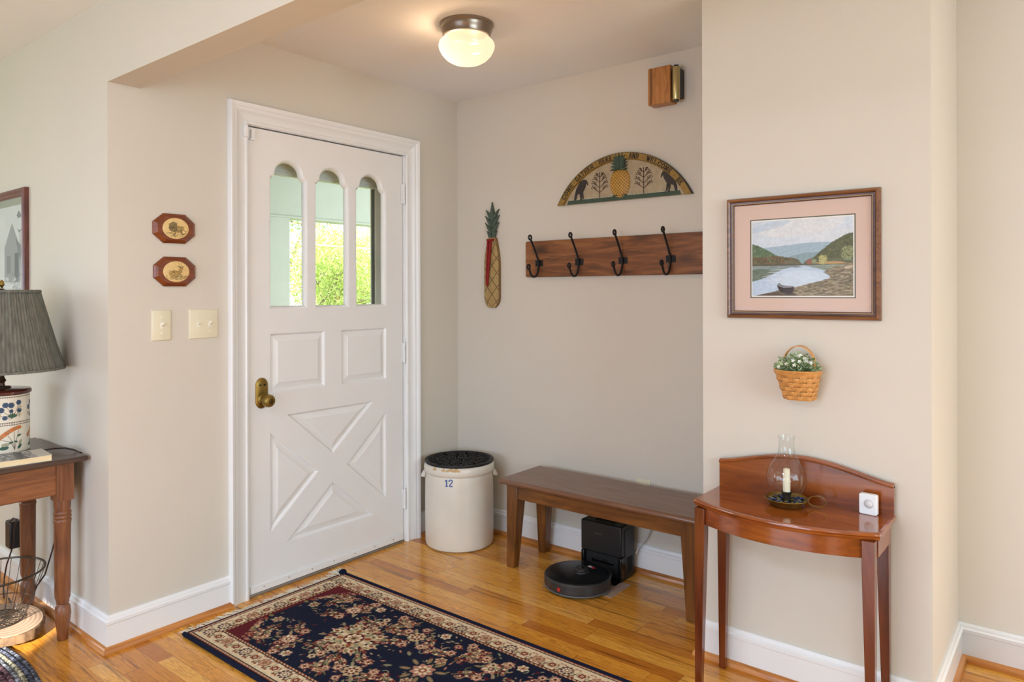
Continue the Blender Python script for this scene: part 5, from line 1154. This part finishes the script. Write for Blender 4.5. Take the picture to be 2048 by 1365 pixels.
# table lamp
LXc, LYc = -3.232, 0.918
t_ = thing('table_lamp', 'table lamp with flower-painted round base and grey pleated fabric shade', 'lamp', (LXc, LYc, AZ))
oa, ob = 0.69, 0.69
MB().lathe((LXc, LYc, AZ), [(0.01, 0.0005), (0.132, 0.0005), (0.138, 0.004), (0.138, 0.010), (0.130, 0.014), (0.01, 0.014)], 72, oa, ob).build('base_foot', plain('mahogany', S(66, 26, 20), .2, coat=.4), t_)
MB().lathe((LXc, LYc, AZ), [(0.01, 0.234), (0.132, 0.234), (0.138, 0.238), (0.1385, 0.246), (0.132, 0.253), (0.10, 0.256), (0.01, 0.256)], 72, oa, ob).build('base_lid', plain('mahogany_lid', S(74, 30, 24), .18, coat=.4), t_)
per = 0.550; hh = .222
cv = Canvas(per, hh, .0011, S(224, 214, 194)); cv.noise(.01, .03, 1)
BRN, BLU, GRN, ORG, SGE = S(72, 44, 34), S(44, 68, 94), S(50, 84, 66), S(192, 104, 48), S(160, 152, 122)
def saw(y, up):
    for k in range(int(per / .0055)): x = k * .0055; cv.poly([(x, y), (x + .0055, y), (x + .00275, y + up)], BRN)
for y, u in ((0.002, .006), (.216, -.006)): saw(y, u)
saw(.108, .006); saw(.120, -.006)
for k in range(5): 
    x = k * .110
    for j in range(int(hh / .004)): cv.ell(x + (.0012 if j % 2 else -.0012), j * .004, .0011, None, 0, BRN)
def blue_vase(x0):
    cx = x0 + .055; b = .128
    for dx, dy, r in ((-.040, .040, .0105), (-.026, .058, .010), (-.008, .056, .0105), (.018, .064, .0095), (-.008, .034, .007), (.020, .034, .009), (-.028, .010, .0085)):
        cv.line([(cx - .006, b + .006), (cx + dx * .5, b + dy * .55), (cx + dx, b + dy)], .0016, S(96, 84, 56))
        for j in range(6): a = j * 1.05; cv.ell(cx + dx + r * .5 * math.cos(a), b + dy + r * .5 * math.sin(a), r * .55, None, 0, BLU)
        cv.ell(cx + dx, b + dy, r * .25, None, 0, S(30, 44, 74))
    for j in range(7): a = .35 + j * .4; leaf_c = (cx - .004, b + .010); cv.ell(leaf_c[0] + .010 * math.cos(a), leaf_c[1] + .009 * math.sin(a), .0085, .0028, a, GRN)
    for dx, dy in ((-.044, .018), (.022, .046), (.020, .018)):
        for j in range(5): a = j * 1.2; cv.ell(cx + dx + .005 * math.cos(a), b + dy + .005 * math.sin(a), .005, .0018, a, SGE)
def orange_vase(x0):
    cx = x0 + .058; b = .012
    for j in range(9): f = j / 8; cv.ell(cx - .050 + .066 * f, b + .050 + .036 * math.sin(f * 1.5), .0095, .0075, 0, (ORG, S(176, 120, 72), S(204, 118, 56))[j % 3])
    for dx, dy in ((-.040, .050), (-.022, .066), (-.002, .076), (.014, .080)): cv.line([(cx, b + .004), (cx + dx * .35, b + .035), (cx + dx, b + dy - .006)], .0017, S(92, 70, 50))
    for dx, dy, a, l, c in ((-.034, .014, .1, .015, GRN), (.018, .014, .9, .011, GRN), (-.012, .032, .3, .008, GRN), (.004, .034, -.3, .007, GRN), (.016, .056, .3, .008, GRN), (.020, .030, 1.0, .010, SGE), (-.030, .026, .1, .013, SGE)): cv.ell(cx + dx, b + dy, l, l * .5, a, c)
for k in range(5): blue_vase(k * .110); orange_vase(k * .110)
def basemap(X, Y):
    th = X / per * 2 * np.pi + 0.768; return (LXc + .128 * oa * np.cos(th), LYc + .128 * ob * np.sin(th), AZ + .013 + Y)
cv.build('painted_base', vcol('lamp_paint', .45), basemap, t_)
MB().lathe((LXc, LYc, AZ), [(0.030, .256), (.028, .262), (.010, .264), (.008, .275), (.014, .284), (.009, .294), (.007, .300), (.007, .630), (.010, .634), (.004, .636)], 20).build('lamp_stem', plain('stem_bronze', S(74, 48, 34), .35, .5), t_)
MB().lathe((LXc, LYc, AZ), [(0.004, .637), (.004, .642), (.0095, .650), (.0075, .662), (.002, .669)], 20).build('finial', M_BRASS, t_)
def shade_mat():
    m, t, b = new_mat('pleated_shade'); c = nramp(t, nnoise(t, nobj(t, (6, 6, .6)), 14, 4, .6), [(.3, S(92, 91, 82)), (.7, S(124, 121, 110))])
    _lnk(t, c, b.inputs['Base Color']); b.inputs['Roughness'].default_value = .85; b.inputs['Specular IOR Level'].default_value = .15; return m
M_SHADE = shade_mat()
mb = MB(); L = []; N = 360
def shd(f, k, o=0):     # f 0 bottom 1 top ; oval cut-corner bell
    a = 2 * math.pi * k / N; rx = ry = 0.205 + (0.122 - .205) * f ** .92
    p = o + (.0016 if (k // 2) % 2 else -.0014) + .0012 * math.sin(k * .37 + 3 * f)
    return (LXc + (rx + p) * math.cos(a), LYc + (ry + p) * math.sin(a), AZ + .322 + .309 * f)
L = [[shd(f, k) for k in range(N)] for f in (0, .1, .2, .35, .5, .65, .8, .92, 1)]
mb.loops(L, False, False); sh = mb.build('lamp_shade', M_SHADE, t_, ang=80)
sh.modifiers.new('solid', 'SOLIDIFY').thickness = .0015
def trimband(f0, f1, nm):
    L = [[(lambda p: p)(shd2(f, k, o)) for k in range(120)] for f, o in ((f0, 0), (f0, .004), (f1, .004), (f1, 0))]
    return MB().loops(L, False, False).build(nm, M_SHADE, sh)
def shd2(f, k, o):
    a = 2 * math.pi * k / 120; rx = ry = 0.205 + (0.122 - .205) * f ** .92
    return (LXc + (rx + o) * math.cos(a), LYc + (ry + o) * math.sin(a), AZ + .322 + .309 * f)
trimband(0.0, .028, 'bottom_trim'); trimband(.965, 1.0, 'top_trim')
MB().ring((LXc, LYc, AZ + .628), .010, .0015, 12, 6).tube([(LXc - .121, LYc, AZ + .626), (LXc, LYc, AZ + .630), (LXc + .121, LYc, AZ + .626)], .0016, 6).tube([(LXc, LYc - .121, AZ + .626), (LXc, LYc, AZ + .630), (LXc, LYc + .121, AZ + .626)], .0016, 6).build('shade_spider', M_BRASS, t_)
M_CORD = plain('brown_cord', S(46, 30, 28), .5)
MB().tube([(-3.16, 0.99, AZ + .004), (-3.14, 1.06, AZ + .012), (-3.09, 1.085, AZ + .016), (-3.06, 1.105, AZ + .010), (-3.05, 1.1265, AZ - .004), (-3.12, 1.1265, .66), (-3.20, 1.122, .58), (-3.227, 1.115, .486), (-3.232, 1.113, .405), (-3.290, 1.108, .275), (-3.335, 1.095, .165), (-3.405, 1.075, .085), (-3.45, 1.05, .03), (-3.50, 1.03, .006), (-3.62, 1.05, .006)], .0032, 8).build('cord', M_CORD, t_)
t_ = thing('plug_adapter', 'black plug adapter in the wall behind the side table leg with a brown cord', 'plug', (-3.77, LY, .20))
MB().box(-3.790, -3.725, LY - .045, LY, .180, .300).build('adapter_body', M_BLACK, t_, bevel=.006)
MB().tube([(-3.742, LY - .044, .298), (-3.70, LY - .04, .325), (-3.655, LY - .04, .33), (-3.700, LY - .035, .283), (-3.713, LY - .035, .203), (-3.785, LY - .04, .10), (-3.80, LY - .045, .037), (-3.76, LY - .06, .006), (-3.65, LY - .09, .005)], .0032, 8).build('adapter_cord', M_CORD, t_)

# wood slice and wire basket
SLX, SLY = -3.282, 0.935
t_ = thing('wood_slice', 'thick round slice of a tree trunk lying on the floor under the wire basket', 'wood slice', (SLX, SLY, 0))
mb = MB(); L = []
for z, o in ((0.0145, -.004), (0.0165, 0), (0.042, .002), (0.048, -.001), (0.050, -.006)):
    L.append([(SLX + (.190 + o + .004 * math.sin(5 * a) + .002 * math.sin(23 * a)) * math.cos(a), SLY + (.128 + o + .004 * math.sin(5 * a) + .002 * math.sin(23 * a)) * math.sin(a), z) for a in [2 * math.pi * k / 96 for k in range(96)]])
mb.loops(L).build('bark_side', plain('bark', S(104, 76, 48), .8, var=.35, vscale=45, bump=.6, bscale=120), t_)
m, t, b = new_mat('slice_face'); 
sp = t.nodes.new('ShaderNodeTexWave'); sp.wave_type = 'RINGS'; sp.rings_direction = 'Z'; sp.inputs['Scale'].default_value = 22; sp.inputs['Distortion'].default_value = 1.2; _lnk(t, nobj(t, (.7, 1, 1)), sp.inputs[0])
_lnk(t, nramp(t, sp.outputs['Fac'], [(0, S(158, 126, 100)), (1, S(188, 158, 132))]), b.inputs['Base Color']); b.inputs['Roughness'].default_value = .6
MB().loops([[(SLX + .184 * s_ * math.cos(a), SLY + .122 * s_ * math.sin(a), z) for a in [2 * math.pi * k / 72 for k in range(72)]] for s_, z in ((1, .049), (.99, .0508))]).build('cut_face', m, t_)
mb = MB()
for a in (.4, 2.5, 4.6): mb.ball((SLX + .12 * math.cos(a), SLY + .08 * math.sin(a), .0075), .0075, 10, 6)
mb.build('felt_foot', M_DARK, t_)
WX, WY, WZ = -3.290, 0.905, .0515
t_ = thing('wire_basket', 'old wire egg basket with a heart ornament standing on the wood slice', 'basket', (WX, WY, WZ))
M_WIRE = plain('wire', S(92, 82, 72), .35, .85, var=.2, vscale=50)
RT, RB, WH = .168, .098, .185
def wpt(a, f): r = RB + (RT - RB) * f ** .85; return (WX + r * math.cos(a), WY + r * math.sin(a), WZ + .003 + WH * f)
MB().ring((WX, WY, WZ + .003 + WH), RT, .0042, 56, 8).build('rim', M_WIRE, t_)
MB().ring((WX, WY, WZ + .004), RB, .0022, 40, 6).build('bottom_ring', M_WIRE, t_)
MB().ring((WX, WY, WZ + .06), RB + (RT - RB) * (.057 / WH) ** .85, .0016, 40, 6).build('middle_ring', M_WIRE, t_)
for k in range(30):
    a = 2 * math.pi * k / 30; MB().tube([wpt(a, 1), wpt(a, .75), wpt(a, .5), wpt(a, .25), wpt(a, 0), (WX + .03 * math.cos(a), WY + .03 * math.sin(a), WZ + .004)], .0013, 5).build('wire', M_WIRE, t_)
mb = MB()
for k in range(5): mb.ring((WX, WY, WZ + .004), .018 + k * .017, .0011, 32, 5)
mb.build('bottom_coil', M_WIRE, t_)
ha = math.radians(-38); hc = Vector(wpt(ha, .72)); tg = Vector((-math.sin(ha), math.cos(ha), 0))
hpts = []
for k in range(24):
    th = 2 * math.pi * k / 24; hx = .040 * math.sin(th) ** 3; hz = .0025 * (13 * math.cos(th) - 5 * math.cos(2 * th) - 2 * math.cos(3 * th) - math.cos(4 * th))
    hpts.append(hc + tg * hx + Vector((0, 0, hz)) + Vector((math.cos(ha), math.sin(ha), 0)) * (.006 + hz * .3))
MB().tube(hpts, .0022, 6, closed=True).build('heart_ornament', M_WIRE, t_)

# braided oval rug
BRX, BRY, BRA, BRB = -2.96, 0.28, 0.90, 0.622
t_ = thing('braided_rug', 'oval braided rug in grey, purple and tan in the bottom left corner', 'rug', (BRX, BRY, 0))
cols = [S(78, 78, 84), S(66, 68, 80), S(150, 142, 118), S(112, 112, 116), S(96, 70, 76), S(88, 60, 66), S(140, 140, 138), S(84, 84, 96), S(120, 96, 88), S(100, 104, 100)]
cmat = []
for i, c in enumerate(cols):
    m, t, b = new_mat('braid'); 
    tc = t.nodes.new('ShaderNodeTexCoord'); v = t.nodes.new('ShaderNodeTexVoronoi'); v.inputs['Scale'].default_value = 95; _lnk(t, tc.outputs['Object'], v.inputs['Vector'])
    w_ = nramp(t, v.outputs['Color'], [(0.25, tuple(q * .45 for q in c)), (.5, c), (.75, tuple(min(1, q * 2.0 + .03) for q in c))]); _lnk(t, w_, b.inputs['Base Color'])
    b.inputs['Roughness'].default_value = .95; b.inputs['Specular IOR Level'].default_value = .1; nbump(t, b, v.outputs['Distance'], .8, .004); cmat.append(m)
for i in range(14):
    o_ = i * .0165; mb = MB(); pts = []
    for k in range(150):
        a = 2 * math.pi * k / 150; pts.append((BRX + (BRA - o_) * math.cos(a), BRY + (BRB - o_) * math.sin(a), 0.0046 + .0008 * math.sin(k * 2.1)))
    mb.tube(pts, .0088, 8, closed=True); k0 = 0
    mb.v = [(x, y, max(z, .0006)) for x, y, z in mb.v]; mb.build('braid', cmat[i % len(cols)], t_)
MB().lathe((BRX, BRY, .001), [(0.01, 0), (BRA - 13.5 * .0165, 0), (BRA - 13.5 * .0165, .009), (0.01, .009)], 96, 1, (BRB - 13.5 * .0165) / (BRA - 13.5 * .0165)).build('rug_centre', cmat[4], t_)

# framed drawing on the left wall
t_ = thing('winter_drawing', 'framed pencil drawing of a winter scene with a grey-green mat behind the lamp', 'picture', (-3.90, LY, 1.30))
GX0, GX1, GZ0, GZ1 = -4.20, -3.622, 1.10, 1.786
rect = [(GX0, GZ0), (GX1, GZ0), (GX1, GZ1), (GX0, GZ1)]
MB().loops([[LW(a, b, h) for a, b in inset(rect, d)] for d, h in ((0, 0), (0, .018), (.004, .024), (.012, .026), (.018, .022), (.022, .018), (.030, .020), (.036, .014), (.038, .008))], False, False).build('frame', M_REDWOOD, t_, ang=25)
MB().prism(inset(rect, .037), .004, .009, LW).build('mat_board', plain('grey_green_mat', S(160, 166, 150), .85, var=.01), t_, smooth=False)
iw, ih = .425, .545
cv = Canvas(iw, ih, .0028, S(206, 212, 208)); cv.noise(.06, .05, 2)
cv.poly([(.20, .20), (.20, .36), (.30, .47), (.40, .36), (.40, .20)], S(150, 156, 154)); cv.poly([(.30, .47), (.34, .40), (.425, .36), (.425, .32), (.40, .30)], S(120, 126, 126)); cv.rect(.335, .385, .20, .33, S(104, 110, 112)); cv.rect(.23, .28, .24, .32, S(128, 134, 134))
cv.poly([(.36, .50), (.39, .52), (.42, .50), (.425, .49), (.38, .485)], S(124, 130, 130)); cv.poly([(.37, .44), (.40, .43), (.425, .44), (.425, .43), (.39, .42)], S(124, 130, 130))
cv.speck(260, (.0, .425, .02, .22), .007, [S(226, 230, 228), S(180, 188, 186), S(150, 158, 158)], .5, 2, 3); cv.speck(70, (.30, .425, .16, .24), .005, [S(96, 104, 106), S(130, 136, 136)], .6, .6, 4)
for k in range(9): cv.line([(.405 + .004 * (k % 3), .20 + k * .01), (.395 + .01 * (k % 4), .42)], .003, S(140, 148, 148), .6)
cv.build('drawing', vcol('drawing_paper', .7), lambda X, Y: (GX1 - .060 - iw + X, LY - .0096, GZ0 + .070 + Y), t_)
MB().prism(inset(rect, .036), .0125, .0135, LW).build('glazing', thin_glass('frame_glass', (.99, .99, .99), 1.12), t_, smooth=False)

# ================================================================== outside the door
M_PORCH = plain('porch_paint', S(180, 184, 172), .6, var=.01)
sd = thing('door_2', None, None, (-2.97, DY0, 0), kind='structure')   # storm door
xs = -2.960
MB().box(xs - .02, xs + .02, 1.62, 1.785, 0, 2.08).box(xs - .02, xs + .02, 2.512, 2.67, 0, 2.08).box(xs - .02, xs + .02, 1.78, 2.52, 1.870, 2.08).box(xs - .02, xs + .02, 1.78, 2.52, 0, .5).build('storm_frame', M_WHITE, sd, bevel=.003)
MB().box(xs + .018, xs + .028, 1.78, 2.52, 1.866, 1.874).box(xs + .018, xs + .028, 1.78, 2.52, 1.885, 1.893).box(xs + .018, xs + .026, 1.78, 2.52, 1.925, 1.93).build('storm_frame_bead', M_WHITE, sd)
MB().box(xs - .004, xs + .016, 2.507, 2.512, .5, 1.866).build('storm_seal', plain('dark_seal', S(60, 66, 66), .6), sd)
MB().box(xs - .003, xs + .001, 1.78, 2.505, .5, 1.87).build('storm_glass', thin_glass('storm_glass', (.975, .985, .98)), sd, smooth=False)
struct(MB().box(-4.46, -4.34, 1.3, 7.5, 1.853, 2.30).box(-4.47, -4.33, 1.3, 7.5, 1.840, 1.853).build('porch_beam', M_PORCH, smooth=False))
struct(MB().box(-4.8, DX - .12, 1.25, 7.5, 2.30, 2.36).build('porch_ceiling', M_PORCH, smooth=False))
struct(MB().box(-4.455, -4.345, 2.70, 2.944, 0, 1.853).build('porch_post', M_PORCH, bevel=.004))
struct(MB().box(-4.8, DX - .12, 1.25, 7.5, -.25, -.05).build('porch_floor', plain('porch_deck', S(150, 150, 144), .7), smooth=False))
struct(MB().box(-40, -4.8, -12, 30, -.7, -.6).build('ground', plain('lawn', S(120, 150, 70), .9, var=.2, vscale=2), smooth=False))
def tree(x, y, h, cr, label, cols_, nleaf, seed, bare=False, lsize=.10, base=-.6):
    q = random.Random(seed); t = thing('garden_tree' if h > 3 else 'flowering_shrub', label, 'tree' if h > 3 else 'shrub', (x, y, base))
    mb = MB(); tips = []
    def br(p, d, ln, r, lv):
        e = p + d * ln; mb.tube([p, p + d * ln * .5 + Vector((q.uniform(-.05, .05), q.uniform(-.05, .05), 0)) * ln, e], [r, r * .8, r * .6], 5); tips.append(e)
        if lv:
            for _ in range(3 if lv > 1 else 4): br(e, (d + Vector((q.uniform(-.9, .9), q.uniform(-.9, .9), q.uniform(-.2, .6)))).normalized(), ln * q.uniform(.6, .8), r * .55, lv - 1)
    br(Vector((x, y, base)), Vector((0, 0, 1)), h * .36, h * .016, 4)
    mb.build('branches', plain('bark_grey', S(130, 112, 100), .8, var=.15, vscale=10), t)
    V = []; 
    r_ = np.random.default_rng(seed); n = nleaf
    tip = np.array([list(e) for e in tips[4:]]); c = tip[r_.integers(len(tip), size=n)] + np.clip(r_.normal(0, cr, (n, 3)), -1.8 * cr, 1.8 * cr) * (1, 1, .8)
    u = r_.normal(size=(n, 3)); u /= np.linalg.norm(u, axis=1)[:, None]; v = np.cross(u, r_.normal(size=(n, 3))); v /= np.linalg.norm(v, axis=1)[:, None]
    s_ = lsize * (.6 + .8 * r_.random((n, 1)))
    quad = np.stack([c - u * s_, c + v * s_ * .45, c + u * s_, c - v * s_ * .45], 1).reshape(-1, 3) - np.array([x, y, base])
    g = r_.integers(len(cols_), size=n); me = bpy.data.meshes.new('foliage'); me.from_pydata(quad.tolist(), [], np.arange(4 * n).reshape(n, 4).tolist())
    for cc in cols_:
        m, t2, b = new_mat('leaf'); b.inputs['Base Color'].default_value = (*cc, 1); b.inputs['Roughness'].default_value = .6
        tl = t2.nodes.new('ShaderNodeBsdfTranslucent'); tl.inputs[0].default_value = (*cc, 1); mx = t2.nodes.new('ShaderNodeMixShader'); mx.inputs[0].default_value = .5
        _lnk(t2, b.outputs[0], mx.inputs[1]); _lnk(t2, tl.outputs[0], mx.inputs[2]); _lnk(t2, mx.outputs[0], t2.nodes['Material Output'].inputs[0]); me.materials.append(m)
    me.polygons.foreach_set('material_index', g.astype(np.int32)); me.update()
    o = bpy.data.objects.new('foliage', me); COL.objects.link(o); o.parent = t
    return t
tree(-17, 11.4, 6.8, .45, 'leafy green tree far beyond the porch, seen at the top of the left door glass', [S(120, 160, 80), S(150, 186, 104), S(96, 138, 70)], 16000, 3, lsize=.055)
tree(-12.4, 10.6, 6.6, .42, 'leafy green tree beyond the porch, filling the right door glass', [S(124, 164, 80), S(160, 192, 104), S(96, 140, 70)], 26000, 5, lsize=.045)
tree(-9.4, 7.1, 2.35, .20, 'yellow-green shrub with reddish twigs, seen in the middle door glass', [S(190, 196, 112), S(206, 210, 142), S(150, 172, 86), S(186, 120, 100)], 13000, 8, lsize=.022)
tree(-7.4, 5.05, 2.45, .20, 'pale yellow-green shrub seen in the left door glass beside the porch post', [S(186, 198, 108), S(206, 210, 142), S(150, 172, 82)], 12000, 11, lsize=.020)
tree(-10.6, 8.95, 2.8, .22, 'light green shrub low in the right door glass in front of the tall tree', [S(150, 176, 96), S(186, 198, 120), S(186, 130, 110), S(120, 156, 78)], 12000, 12, lsize=.024)
o = MB().tube([(-6.6, 3.2, 2.15), (-6.4, 4.6, 1.83), (-6.2, 5.3, 1.80), (-6.0, 6.2, 1.92)], .006, 6).build('power_line', plain('cable_grey', S(220, 224, 226), .5), None, origin=(-6.3, 4.9, 1.8)); tag(o, 'pale overhead cable crossing in front of the trees outside', 'cable')
